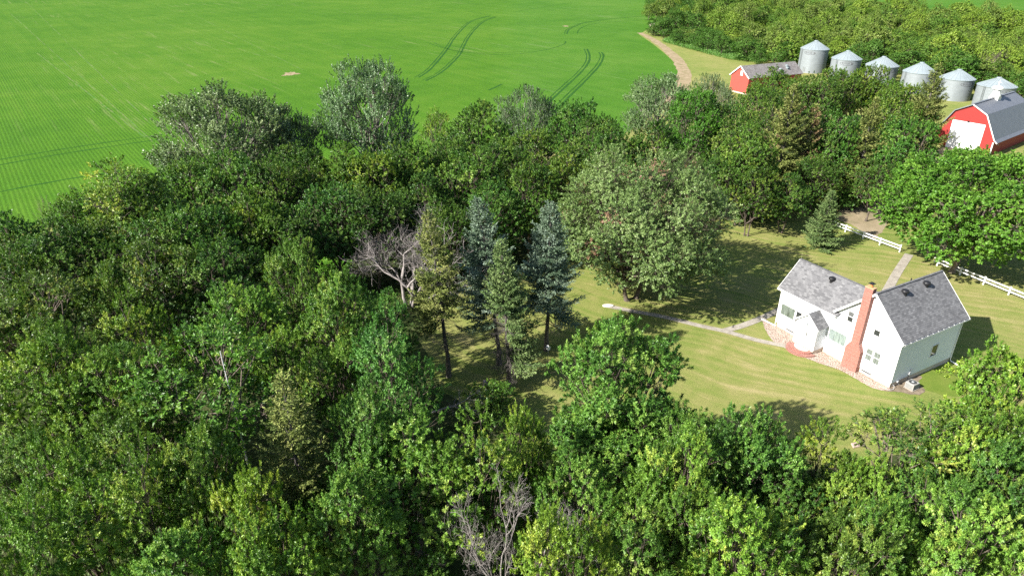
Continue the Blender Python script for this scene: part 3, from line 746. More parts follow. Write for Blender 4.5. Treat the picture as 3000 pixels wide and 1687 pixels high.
# air conditioner
ac = empty('air_conditioner', hw(-1.03, 2.02), HROT, 'grey boxy air conditioner on a pad beside the farmhouse side wall', 'air conditioner')
MB().box((-0.56, -0.52, 0.03), (0.56, 0.52, 0.09)).build('pad', M['concrete'], ac, bevel=0.01)
acb = MB().prism([(-0.50, -0.45, 0.09), (0.50, -0.45, 0.09), (0.50, 0.45, 0.09), (-0.50, 0.45, 0.09)], (0, 0, 0.66))
acb.build('casing', M['ac_grey'], ac, bevel=0.03)
lv = MB()
for k in range(10):
    z = 0.15 + k * 0.055
    lv.box((-0.43, -0.462, z), (0.43, -0.452, z + 0.022)); lv.box((-0.512, -0.38, z), (-0.502, 0.38, z + 0.022))
lv.build('louvres', M['galv_dark'], ac)
MB().lathe([(0.36, 0.752), (0.37, 0.77), (0.34, 0.775)], 24).build('fan_opening', M['black'], ac)
gr = MB()
for k in range(5): gr.tube([(r_ * math.cos(t), r_ * math.sin(t), 0.785) for r_ in (0.08 + 0.07 * k,) for t in [2 * PI * j / 20 for j in range(21)]], 0.006, 4, False)
for k in range(8): gr.tube([(0.05 * math.cos(k * PI / 4), 0.05 * math.sin(k * PI / 4), 0.785), (0.37 * math.cos(k * PI / 4), 0.37 * math.sin(k * PI / 4), 0.785)], 0.006, 4)
gr.build('fan_guard', M['galv_dark'], ac); MB().lathe([(0.13, 0.776), (0.12, 0.80), (0.02, 0.81)], 16).build('fan_hub', M['screen'], ac)

# ------------------------------------------------------------------ fences
def fence(name, posts, label, ends=(0.0, 0.0)):
    fr = empty(name, posts[0], 0, label, 'fence', 'white rail fences by the house')
    b0 = Vector(posts[0])
    loc = [Vector(p) - b0 for p in posts]
    d = (loc[-1] - loc[0]).normalized()
    for p in loc:
        ob = MB().box((-0.075, -0.075, 0), (0.075, 0.075, 1.16)).add([(-0.095, -0.095, 1.16), (0.095, -0.095, 1.16), (0.095, 0.095, 1.16), (-0.095, 0.095, 1.16), (0, 0, 1.23)], [(0, 1, 2, 3), (0, 1, 4), (1, 2, 4), (2, 3, 4), (3, 0, 4)]).build('post', M['white'], fr)
        ob.location = p; ob.rotation_euler = (0, 0, math.atan2(d.y, d.x))
    nrm = Vector((d.y, -d.x, 0)) * 0.095
    if nrm.y > 0: nrm = -nrm
    for z in (0.55, 1.0):
        MB().bar(loc[0] - d * ends[0] + nrm + Vector((0, 0, z)), loc[-1] + d * ends[1] + nrm + Vector((0, 0, z)), 0.04, 0.17).build('rail', M['white'], fr)
    return fr
pA = [Vector(p + (0,)) for p in ((50.9, 103.75), (52.46, 101.0), (53.99, 98.27), (55.37, 95.75), (57.07, 93.14))]
fence('rail_fence', pA, 'white two rail fence running from the small spruce to the sidewalk', (0.6, 0.1))
pB = [Vector((60.0, 88.4, 0)) + (Vector((64.32, 79.44, 0)) - Vector((60.0, 88.4, 0))) * (k / 3) for k in range(8)]
fence('rail_fence', pB, 'white two rail fence under the bright maple running out past the house', (0.6, 1.0))

# ------------------------------------------------------------------ gambrel barn
bp = dict(x=89.6 * S, y=126.95 * S, yaw=-38.59, W=10.2 * S, L=19.8 * S, ze=2.68 * S, zk=7.23 * S, k=2.32 * S, zp=8.74 * S)
def frame(yaw):
    B = Vector((math.cos(R(yaw)), -math.sin(R(yaw)), 0)); return math.atan2(B.y, B.x)
barn = empty('gambrel_barn', (bp['x'], bp['y'], 0), frame(bp['yaw']), 'red gambrel barn with large white door and grey metal roof', 'barn')
bW, bL, ze, zk, bk_, zp = bp['W'], bp['L'], bp['ze'], bp['zk'], bp['k'], bp['zp']
g_ = 0.12
MB().prism([h(0, 0, 0), h(bW, 0, 0), h(bW, 0, ze), h(bW - bk_, 0, zk - g_), h(bW / 2, 0, zp - g_), h(bk_, 0, zk - g_), h(0, 0, ze)], (bL, 0, 0)).build('wall', M['red_siding'], barn)
br = empty('roof', (0, 0, 0)); br.parent = barn
def roofpiece(a0, z0, a1, z1, nm, mm, b0=-0.4, b1=None, t=0.09):
    b1 = bL + 0.4 if b1 is None else b1
    slab(h(a0, b0, z0), h(a0, b1, z0), h(a1, b1, z1), h(a1, b0, z1), t).build(nm, mm, br)
for sg in (0, 1):
    A = (lambda a: a) if sg == 0 else (lambda a: bW - a)
    roofpiece(A(bk_), zk, A(bW / 2), zp, 'upper_roof', M['metal_roof'])
    roofpiece(A(-0.10), ze + 0.28, A(bk_), zk - 0.012, 'lower_roof', M['metal_roof'])
    roofpiece(A(-0.75), ze - 0.28, A(-0.10), ze + 0.268, 'flared_eave', M['metal_roof'])
    pts = [(-0.78, ze - 0.34), (-0.12, ze + 0.2), (bk_ - 0.02, zk - 0.08), (bW / 2, zp - 0.1)]
    for (a, z), (a2, z2) in zip(pts, pts[1:]):
        MB().bar(h(A(a), -0.42, z), h(A(a2), -0.42, z2), 0.05, 0.2).build('rake_trim', M['white'] if sg == 0 else M['galv_dark'], br)
MB().bar(h(bW / 2, -0.42, zp + 0.03), h(bW / 2, bL + 0.42, zp + 0.03), 0.5, 0.06).build('ridge_cap', M['metal_roof'], br)
MB().box(h(-0.02, -0.02, 0), h(0.2, 0.2, ze - 0.3)).build('corner_trim', M['white'], barn)
bd = empty('barn_door', (0, 0, 0)); bd.parent = barn
MB().box(h(2.56, -0.10, 0.06), h(8.85, -0.003, 5.95)).build('panel', M['white'], bd)
mb = MB()
for k in range(1, 5): mb.box(h(2.56, -0.108, 0.06 + k * 1.18), h(8.85, -0.101, 0.075 + k * 1.18))
mb.build('panel_seams', M['screen'], bd)
MB().box(h(2.42, -0.13, 0.0), h(2.555, -0.003, 6.1)).box(h(8.855, -0.13, 0.0), h(9.0, -0.003, 6.1)).box(h(2.556, -0.13, 5.955), h(8.854, -0.003, 6.12)).build('frame', M['white'], bd)
MB().box(h(5.7, -0.35, 6.20), h(6.05, -0.003, 6.36)).lathe([(0.05, 6.1), (0.14, 6.15), (0.14, 6.25)], 10, h(5.87, -0.30, 0)).build('barn_lamp', M['black'], barn)
MB().box(h(-0.14, 2.85, 1.75), h(-0.003, 3.1, 2.05)).build('wall_box', M['screen'], barn)
cu = empty('cupola', (0, 0, 0)); cu.parent = barn
cx, cy = bW / 2, 11.6
MB().prism([h(cx - 0.95, cy - 0.95, zp - 0.75), h(cx + 0.95, cy - 0.95, zp - 0.75), h(cx + 0.95, cy + 0.95, zp - 0.75), h(cx - 0.95, cy + 0.95, zp - 0.75)], (0, 0, 0.9)).build('base', M['white_old'], cu)
MB().lathe([(1.15, 0.15), (0.95, 0.6), (0.72, 1.1), (0.70, 1.75)], 20, h(cx, cy, zp)).build('neck', M['white_old'], cu, smooth=True)
MB().lathe([(0.70, 1.751), (1.10, 1.80), (1.22, 1.95), (1.05, 2.25), (0.55, 2.5), (0.12, 2.62)], 20, h(cx, cy, zp)).build('hood', M['white_old'], cu, smooth=True)
MB().lathe([(0.12, 2.621), (0.08, 2.9), (0.05, 3.1), (0.03, 3.7), (0.005, 3.9)], 10, h(cx, cy, zp)).tube([h(cx - 0.45, cy, zp + 3.25), h(cx + 0.45, cy, zp + 3.25)], 0.025, 6).build('finial', M['white_old'], cu)

# ------------------------------------------------------------------ red shed by the field
sW, sL, sze, szr = 6.49 * S, 18.6 * S, 4.5 * S, 6.97 * S
shed = empty('red_shed', (61.0 * S, 183.6 * S, 0), frame(-26.1), 'faded red gabled shed with weathered grey shingle roof and white trim', 'shed')
MB().prism([h(0, 0, 0.4), h(sW, 0, 0.4), h(sW, 0, sze), h(sW / 2, 0, szr - 0.12), h(0, 0, sze)], (sL, 0, 0)).build('wall', M['red_old'], shed)
MB().box(h(0.03, 0.03, 0), h(sW - 0.03, sL - 0.03, 0.399)).build('foundation', M['foundation'], shed)
ss = (szr - sze) / (sW / 2); so = 0.46
sr = slab(h(-so, -0.35, sze - ss * so + 0.1), h(-so, sL + 0.35, sze - ss * so + 0.1), h(sW / 2, sL + 0.35, szr), h(sW / 2, -0.35, szr), 0.12)
q_ = slab(h(sW + so, -0.35, sze - ss * so + 0.1), h(sW / 2, -0.35, szr), h(sW / 2, sL + 0.35, szr), h(sW + so, sL + 0.35, sze - ss * so + 0.1), 0.12)
sr.add(q_.v, q_.f); srf = sr.build('roof', M['shingle_old'], shed)
for a in (-so, sW + so):
    MB().bar(h(a, -0.38, sze - ss * so - 0.0), h(sW / 2, -0.38, szr - 0.1), 0.05, 0.28).build('rake_board', M['white'], srf)
w = empty('window', (0, 0, 0)); w.parent = shed
MB().box(h(2.75, -0.08, 5.25), h(2.95, -0.003, 6.55)).box(h(3.45, -0.08, 5.25), h(3.65, -0.003, 6.55)).box(h(2.951, -0.08, 6.35), h(3.449, -0.003, 6.55)).box(h(2.951, -0.08, 5.25), h(3.449, -0.003, 5.45)).box(h(2.951, -0.07, 5.85), h(3.449, -0.003, 5.95)).build('frame', M['white'], w)
MB().box(h(2.952, -0.03, 5.451), h(3.448, -0.004, 6.349)).build('pane', M['dark_glass'], w)
for b_, a_ in ((13.6, 1.35), (16.6, 1.55), (16.9, 2.25)):
    z_ = szr - ss * (sW / 2 - a_)
    MB().lathe([(0.3, -0.3), (0.3, 0.25), (0.52, 0.3), (0.5, 0.5), (0.1, 0.62)], 14, h(a_, b_, z_)).build('roof_vent', M['galv_roof'], srf)

# ------------------------------------------------------------------ grain bins
def text_mesh(body, size):
    cu_ = bpy.data.curves.new('txt', 'FONT'); cu_.body = body; cu_.size = size; cu_.align_x = 'CENTER'; cu_.align_y = 'CENTER'
    ob = bpy.data.objects.new('txt', cu_); C.objects.link(ob)
    dg = bpy.context.evaluated_depsgraph_get()
    me = bpy.data.meshes.new_from_object(ob.evaluated_get(dg))
    vs = [tuple(v.co) for v in me.vertices]; fs = [tuple(p.vertices) for p in me.polygons]
    bpy.data.objects.remove(ob); bpy.data.curves.remove(cu_); bpy.data.meshes.remove(me)
    return vs, fs
TXT = text_mesh('BUTLER', 0.75)
def grain_bin(x, y, Rb, zeave, zap, logo_az, ladder_az, label):
    g = empty('grain_bin', (x, y, 0), 0, label, 'grain bin', 'galvanised grain bins in a row')
    n = 44
    prof = [(Rb, 0.0)] + [(Rb, zeave)]
    wall = MB()
    for r_, z in ((Rb, 0.0), (Rb, zeave - 0.05)):
        pass
    wall.lathe([(Rb, 0.0), (Rb, zeave - 0.05)], 64, cap=False)
    wo = wall.build('wall', M['galv_wall'], g, smooth=True)
    rings = MB()
    k = 0
    while 0.81 * (k + 1) < zeave - 0.2:
        z = 0.81 * (k + 1); k += 1
        rings.lathe([(Rb + 0.004, z - 0.02), (Rb + 0.022, z), (Rb + 0.004, z + 0.02)], n)
    rings.build('wall_hoops', M['galv_roof'], g)
    rf = MB().lathe([(Rb + 0.16, zeave - 0.08), (Rb + 0.17, zeave), (0.62, zap - 0.28)], n).build('roof', M['galv_roof'], g)
    seam = MB()
    for q in range(24):
        t = 2 * PI * (q + 0.5) / 24; c_, s_ = math.cos(t), math.sin(t)
        seam.bar((c_ * (Rb + 0.12), s_ * (Rb + 0.12), zeave + 0.035), (c_ * 0.62, s_ * 0.62, zap - 0.25), 0.07, 0.10)
    seam.build('roof_ribs', M['galv_roof'], rf)
    MB().lathe([(0.70, zap - 0.30), (0.70, zap - 0.10), (0.62, zap), (0.02, zap + 0.05)], 20).build('roof_cap', M['galv_roof'], rf)
    # ladder
    ld = MB(); c_, s_ = math.cos(ladder_az), math.sin(ladder_az); tx, ty = -s_, c_
    for sg in (-0.24, 0.24):
        ld.bar((c_ * (Rb + 0.22) + tx * sg, s_ * (Rb + 0.22) + ty * sg, 0.8), (c_ * (Rb + 0.22) + tx * sg, s_ * (Rb + 0.22) + ty * sg, zeave + 0.25), 0.06, 0.06, (1, 0, 0.2))
    for q in range(int((zeave - 0.8) / 0.4)):
        z = 1.0 + q * 0.4
        ld.bar((c_ * (Rb + 0.22) + tx * 0.24, s_ * (Rb + 0.22) + ty * 0.24, z), (c_ * (Rb + 0.22) - tx * 0.24, s_ * (Rb + 0.22) - ty * 0.24, z), 0.05, 0.05)
    ld.build('ladder', M['galv_dark'], g)
    # faded oval maker's mark bent round the wall
    lg = MB(); rr = Rb + 0.03; zc = zeave - 1.05
    def wrap(u, v, d=0.0):
        t = logo_az + u / rr
        return (math.cos(t) * (rr + d), math.sin(t) * (rr + d), zc + v)
    no = 40; o_ = []
    for q in range(no):
        t = 2 * PI * q / no
        o_ += [wrap(2.1 * math.cos(t), 0.62 * math.sin(t)), wrap(1.98 * math.cos(t), 0.52 * math.sin(t))]
    lg.add(o_, [(2 * q, 2 * q + 1, 2 * ((q + 1) % no) + 1, 2 * ((q + 1) % no)) for q in range(no)])
    lg.add([wrap(1.4, 0.32), wrap(1.95, 0.0), wrap(1.4, -0.32), wrap(1.4, -0.18), wrap(1.7, 0.0), wrap(1.4, 0.18)], [(0, 1, 4, 5), (1, 2, 3, 4)])
    lg.add([wrap(x_ * 0.95 - 0.25, y_) for x_, y_, _ in TXT[0]], TXT[1])
    lo = lg.build('maker_mark', M['logo'], g)
    # access door
    t0 = ladder_az + 0.45
    dm = MB()
    vs = []
    for u in (-0.45, 0.45):
        for z in (0.5, 2.0):
            for d in (0.012, 0.08): vs.append((math.cos(t0 + u / Rb) * (Rb + d), math.sin(t0 + u / Rb) * (Rb + d), z))
    dm.add(vs, [(0, 1, 3, 2), (4, 6, 7, 5), (0, 4, 5, 1), (2, 3, 7, 6), (1, 5, 7, 3), (0, 2, 6, 4)])
    dm.build('access_door', M['galv_dark'], g)
    return g
BN = [(92.7, 222.2, 4.07, 6.81, 9.18, 'tall galvanised grain bin behind the red shed, tallest of the row'),
      (98.1, 211.4, 4.10, 5.47, 7.72, 'short grain bin right beside the tall bin, with a hardly legible oval mark'),
      (103.5, 200.7, 4.20, 5.22, 7.61, 'grain bin third from the left in the row, treetops hiding its lower wall'),
      (108.7, 190.5, 4.05, 5.14, 7.57, 'grain bin just left of the spruce that rises before the row'),
      (113.2, 180.9, 4.00, 5.13, 7.33, 'grain bin just right of the spruce, its wall seen down to the grass'),
      (117.9, 172.2, 4.16, 4.89, 6.86, 'grain bin at the right end of the row, behind the barn cupola')]
LOGO = [-2.30, -1.95, -1.52, -1.2, -1.42, -1.75]
LAD = [-2.95, -2.62, -2.9, -2.95, -2.9, -2.75]
for (x, y, r_, e_, a_, lb), lz, la in zip(BN, LOGO, LAD):
    grain_bin(x * S, y * S, r_ * S, e_ * S, a_ * S, lz, la, lb)

# ------------------------------------------------------------------ small things
# birdhouse on a pole
bh = empty('birdhouse', (3.34 * S, 53.6 * S, 0), 0.5, 'white birdhouse on a thin dark pole on the shaded lawn', 'birdhouse')
MB().tube([(0, 0, 0), (0, 0, 2.25)], 0.03, 8).build('pole', M['galv_dark'], bh)
MB().box((-0.16, -0.14, 2.25), (0.16, 0.14, 2.55)).build('box', M['white'], bh, bevel=0.008)
MB().prism([(-0.20, -0.19, 2.55), (0.20, -0.19, 2.55), (0, -0.19, 2.76)], (0, 0.38, 0)).build('roof', M['white'], bh)
eo = MB().lathe([(0.035, 0.0), (0.035, 0.005)], 10).build('entrance_hole', M['black'], bh)
eo.rotation_euler = (R(90), 0, 0); eo.location = (0, -0.141, 2.42)
# weathered frame at the field corner
sx = at(1906, 92)
wf = empty('ruined_hut', (sx.x, sx.y, 0), 0.35, 'collapsing grey wooden hut at the corner of the far wood', 'hut')
for px_, py_ in ((-1.6, -1.3), (1.6, -1.3), (-1.6, 1.3), (1.6, 1.3)):
    MB().box((px_ - 0.2, py_ - 0.2, 0), (px_ + 0.2, py_ + 0.2, 3.2)).build('post', M['grey_wood'], wf)
MB().prism([(-2.4, -1.9, 3.2), (2.3, -1.9, 3.5), (2.3, 1.9, 4.2), (-2.4, 1.9, 3.9)], (0, 0, 0.25)).build('roof', M['grey_wood'], wf)
MB().box((-1.4, -1.42, 0.1), (0.2, -1.32, 2.2)).build('board_wall', M['grey_wood'], wf)
# old stump and flat stones
stp = at(1425, 1150)
sm = MB().tube([(0, 0, 0), (0.03, 0.02, 0.35), (0.06, 0.0, 1.35)], [0.42, 0.30, 0.24], 11).build('tree_stump', M['bark_dead'])
sm.location = (stp.x, stp.y, 0); tag(sm, 'grey broken tree stump standing in shade left of the spruces', 'stump')
fs_ = at(2516, 1291)
sp = MB().prism([(-0.6, -0.25, 0), (0.5, -0.3, 0), (0.65, 0.2, 0), (-0.4, 0.3, 0)], (0, 0, 0.16)).build('flat_stone', M['pink_cone'], bevel=0.02)
sp.location = (fs_.x, fs_.y, 0); sp.rotation_euler = (0, 0, 0.3); tag(sp, 'pale flat stone slab at the lawn edge near the wood', 'stone')
cs = at(1782, 893)
cb = MB().prism([(0.55 * math.cos(t) * 1.3, 0.4 * math.sin(t), 0) for t in [2 * PI * k / 14 for k in range(14)]], (0, 0, 0.14)).build('end_stone', M['white_conc'], bevel=0.03)
cb.location = (cs.x, cs.y, 0); tag(cb, 'whitish rounded stone at the far end of the concrete path', 'stone')
# ------------------------------------------------------------------ plants
def rot_about(v, axis, ang):
    """rotate rows of v about rows of axis"""
    c, s = np.cos(ang)[:, None], np.sin(ang)[:, None]
    return v * c + np.cross(axis, v) * s + axis * (np.sum(axis * v, 1)[:, None]) * (1 - c)
def unit(v): return v / (np.linalg.norm(v, axis=1)[:, None] + 1e-9)

def leaf_quads(base, d, up, ln, wd, fold=0.0):
    """pointed leaves: base (n,3), direction d, facing hint up, length ln, width wd"""
    n = len(base)
    side = unit(np.cross(d, up))
    nrm = np.cross(side, d)
    ln = np.broadcast_to(np.asarray(ln, float), (n,))[:, None]; wd = np.broadcast_to(np.asarray(wd, float), (n,))[:, None]
    mid = base + d * ln * 0.45
    V = np.empty((n, 4, 3))
    V[:, 0] = base; V[:, 1] = mid + side * wd * 0.5 + nrm * wd * fold; V[:, 2] = base + d * ln - nrm * ln * 0.08; V[:, 3] = mid - side * wd * 0.5 + nrm * wd * fold
    F = np.arange(4 * n).reshape(n, 4)
    return V.reshape(-1, 3), F

def sphere_dirs(rg, n, jit=0.25, zmin=-1.0):
    i = np.arange(n) + 0.5
    z = 1 - (1 - zmin) * i / n
    t = i * 2.39996 + rg.uniform(0, 6.28)
    r = np.sqrt(np.maximum(0, 1 - z * z))
    d = np.stack([r * np.cos(t), r * np.sin(t), z], 1) + rg.normal(0, jit, (n, 3))
    return unit(d)

class Tubes:
    def __init__(s): s.V = []; s.F = []; s.n = 0
    def add(s, pts, rad, k=5):
        pts = np.asarray(pts, float); m = len(pts)
        tan = np.gradient(pts, axis=0); tan = unit(tan)
        ref = np.array([0.31, 0.17, 0.93]) if abs(tan[0][2]) < 0.9 else np.array([0.95, 0.2, 0.1])
        a = unit(np.cross(tan, ref)); b = np.cross(tan, a)
        t = np.arange(k) * 2 * PI / k
        rad = np.broadcast_to(np.asarray(rad, float), (m,))
        ring = pts[:, None] + (a[:, None] * np.cos(t)[None, :, None] + b[:, None] * np.sin(t)[None, :, None]) * rad[:, None, None]
        s.V.append(ring.reshape(-1, 3))
        i = np.arange(m - 1)[:, None] * k; j = np.arange(k)[None]; j2 = (j + 1) % k
        F = np.stack([i + j, i + j2, i + k + j2, i + k + j], -1).reshape(-1, 4) + s.n
        s.F.append(F); s.n += m * k
    def mesh(s, name, mat, parent=None):
        return np_mesh(name, np.concatenate(s.V), np.concatenate(s.F), mat, parent)

def bez(p0, p1, p2, n=6):
    t = np.linspace(0, 1, n)[:, None]
    return (1 - t) ** 2 * p0 + 2 * t * (1 - t) * p1 + t * t * p2

def decid(name, seed, hgt, r, low=0.30, lobes=8, lobe_r=None, boughs=9, sprigs=12, leaves=22, ll=0.21, lw=0.085, leafmat='leaf_ash', barkmat='bark',
          droop=0.15, open_=0.08, twig=1.0, sprig_len=0.55, trunk_r=0.2, stems=1, yellow=0.25, dead=0.0, upright=0.35, spread=1.0, jit=(0.85, 1.12), flat=1.0, vary=1.0):
    rg = np.random.default_rng(seed)
    root = empty(name)
    lobe_r = lobe_r or r * 0.48
    zlo = hgt * low
    cz, rz = (hgt + zlo) / 2, (hgt - zlo) / 2
    cen = np.array([0, 0, cz])
    dirs = sphere_dirs(rg, lobes, 0.22, -0.75)
    ext = np.stack([dirs[:, 0] * (r - lobe_r * 0.8), dirs[:, 1] * (r - lobe_r * 0.8), dirs[:, 2] * (rz - lobe_r * 0.75 * flat)], 1)
    LC = cen + ext * rg.uniform(jit[0], jit[1], (lobes, 1))
    tb = Tubes()
    tops = []
    for s in range(stems):
        off = np.array([math.cos(6.28 * s / stems + seed), math.sin(6.28 * s / stems + seed), 0]) * (0.0 if stems == 1 else trunk_r * 1.6)
        top = np.array([rg.normal(0, r * 0.1), rg.normal(0, r * 0.1), zlo + rz * 0.75]) + off * 4
        p = bez(off, off * 1.6 + np.array([rg.normal(0, .25), rg.normal(0, .25), zlo * 0.8]), top, 8)
        rr = trunk_r / math.sqrt(stems) * np.linspace(1.0, 0.42, 8); rr[0] *= 1.5
        tb.add(p, rr, 8); tops.append(p)
    B, Dv, Lt, Od = [], [], [], []
    dead_b = []
    for li in range(lobes):
        c = LC[li]; lr = lobe_r * rg.uniform(0.82, 1.18)
        p = tops[rg.integers(len(tops))]
        st = p[rg.integers(3, 7)]
        limb = bez(st, (st + c) / 2 + np.array([0, 0, -0.10 * np.linalg.norm(c - st)]) + rg.normal(0, .3, 3), c, 7)
        r0 = trunk_r * 0.42
        tb.add(limb, np.linspace(r0, 0.045, 7), 6)
        bd = sphere_dirs(rg, boughs, 0.25, -0.6)
        outv = c - cen; outv = outv / (np.linalg.norm(outv) + 1e-6)
        for b in range(boughs):
            if rg.random() < open_: continue
            d = bd[b] + outv * 0.35; d = d / np.linalg.norm(d)
            bc = c + d * lr * np.array([1, 1, flat]) * rg.uniform(0.62, 0.98)
            br = lr * rg.uniform(0.30, 0.46) * spread
            # deep inside another lobe: skip
            dd = np.linalg.norm(LC - bc, axis=1); dd[li] = 9e9
            if dd.min() < lobe_r * 0.45: continue
            ln = limb[rg.integers(3, 7)]
            tb.add(bez(ln, (ln + bc) / 2 + rg.normal(0, .12, 3), bc, 5), np.linspace(0.045, 0.018, 5) * twig, 4)
            isdead = rg.random() < dead
            ns = max(3, int(sprigs * rg.uniform(0.75, 1.25)))
            sd = sphere_dirs(rg, ns, 0.3, -0.7)
            ax = unit(sd * 0.75 + d * 0.5 + np.array([0, 0, upright]))
            sb = bc + sd * br * rg.uniform(0.25, 1.0, (ns, 1))
            tintb = np.clip(rg.normal(0.42, yellow), 0, 1)
            od_ = unit(sb - c + (bc - c) * 0.5); Od.append(od_)
            B.append(sb); Dv.append(ax); Lt.append(np.stack([np.full(ns, tintb), np.full(ns, 1.0 if isdead else 0.0)], 1))
            for q in range(ns):
                if rg.random() < 0.55 * twig:
                    tb.add(np.array([bc, (bc + sb[q]) / 2 + rg.normal(0, .06, 3), sb[q] + ax[q] * sprig_len * 0.6]), np.array([0.016, 0.012, 0.006]) * twig, 3)
    B = np.concatenate(B); Dv = np.concatenate(Dv); Lt = np.concatenate(Lt); Od = np.concatenate(Od)
    n = len(B)
    # leaves spiral about every shoot, most toward its tip
    k = leaves
    t = rg.beta(1.6, 1.1, (n, k))
    axis = np.repeat(Dv, k, 0)
    ref = unit(np.cross(axis, np.array([[0.3, 0.5, 0.81]])))
    perp = rot_about(ref, axis, (np.tile(np.arange(k) * 2.4, n) + rg.uniform(0, 6.28, n * k)))
    ang = np.radians(rg.uniform(25, 85, n * k)) * (1.15 - 0.5 * t.ravel())
    d = unit(axis * np.cos(ang)[:, None] + perp * np.sin(ang)[:, None] + np.array([0, 0, -1]) * (droop * rg.uniform(0.3, 1.6, n * k))[:, None])
    base = np.repeat(B, k, 0) + axis * (t.ravel() * sprig_len)[:, None] + rg.normal(0, 0.03, (n * k, 3))
    up = unit(np.array([[0, 0, 0.55]]) + np.repeat(Od, k, 0) * 0.85 + rg.normal(0, 0.33, (n * k, 3)))
    sc = rg.uniform(0.7, 1.25, n * k)
    V, F = leaf_quads(base, d, up, ll * sc, lw * sc, 0.12)
    tint = np.zeros((n * k, 3))
    tint[:, 0] = np.clip(np.repeat(Lt[:, 0], k) + rg.normal(0, 0.10, n * k), 0, 1); tint[:, 1] = 0.5 + (rg.random(n * k) - 0.5) * vary
    tint[:, 2] = np.repeat(Lt[:, 1], k) * (rg.random(n * k) < 0.85)
    tb.mesh('trunk', M[barkmat], root)
    np_mesh('crown', V, F, M[leafmat], root, tint)
    root['ref'] = (hgt, r)
    return root

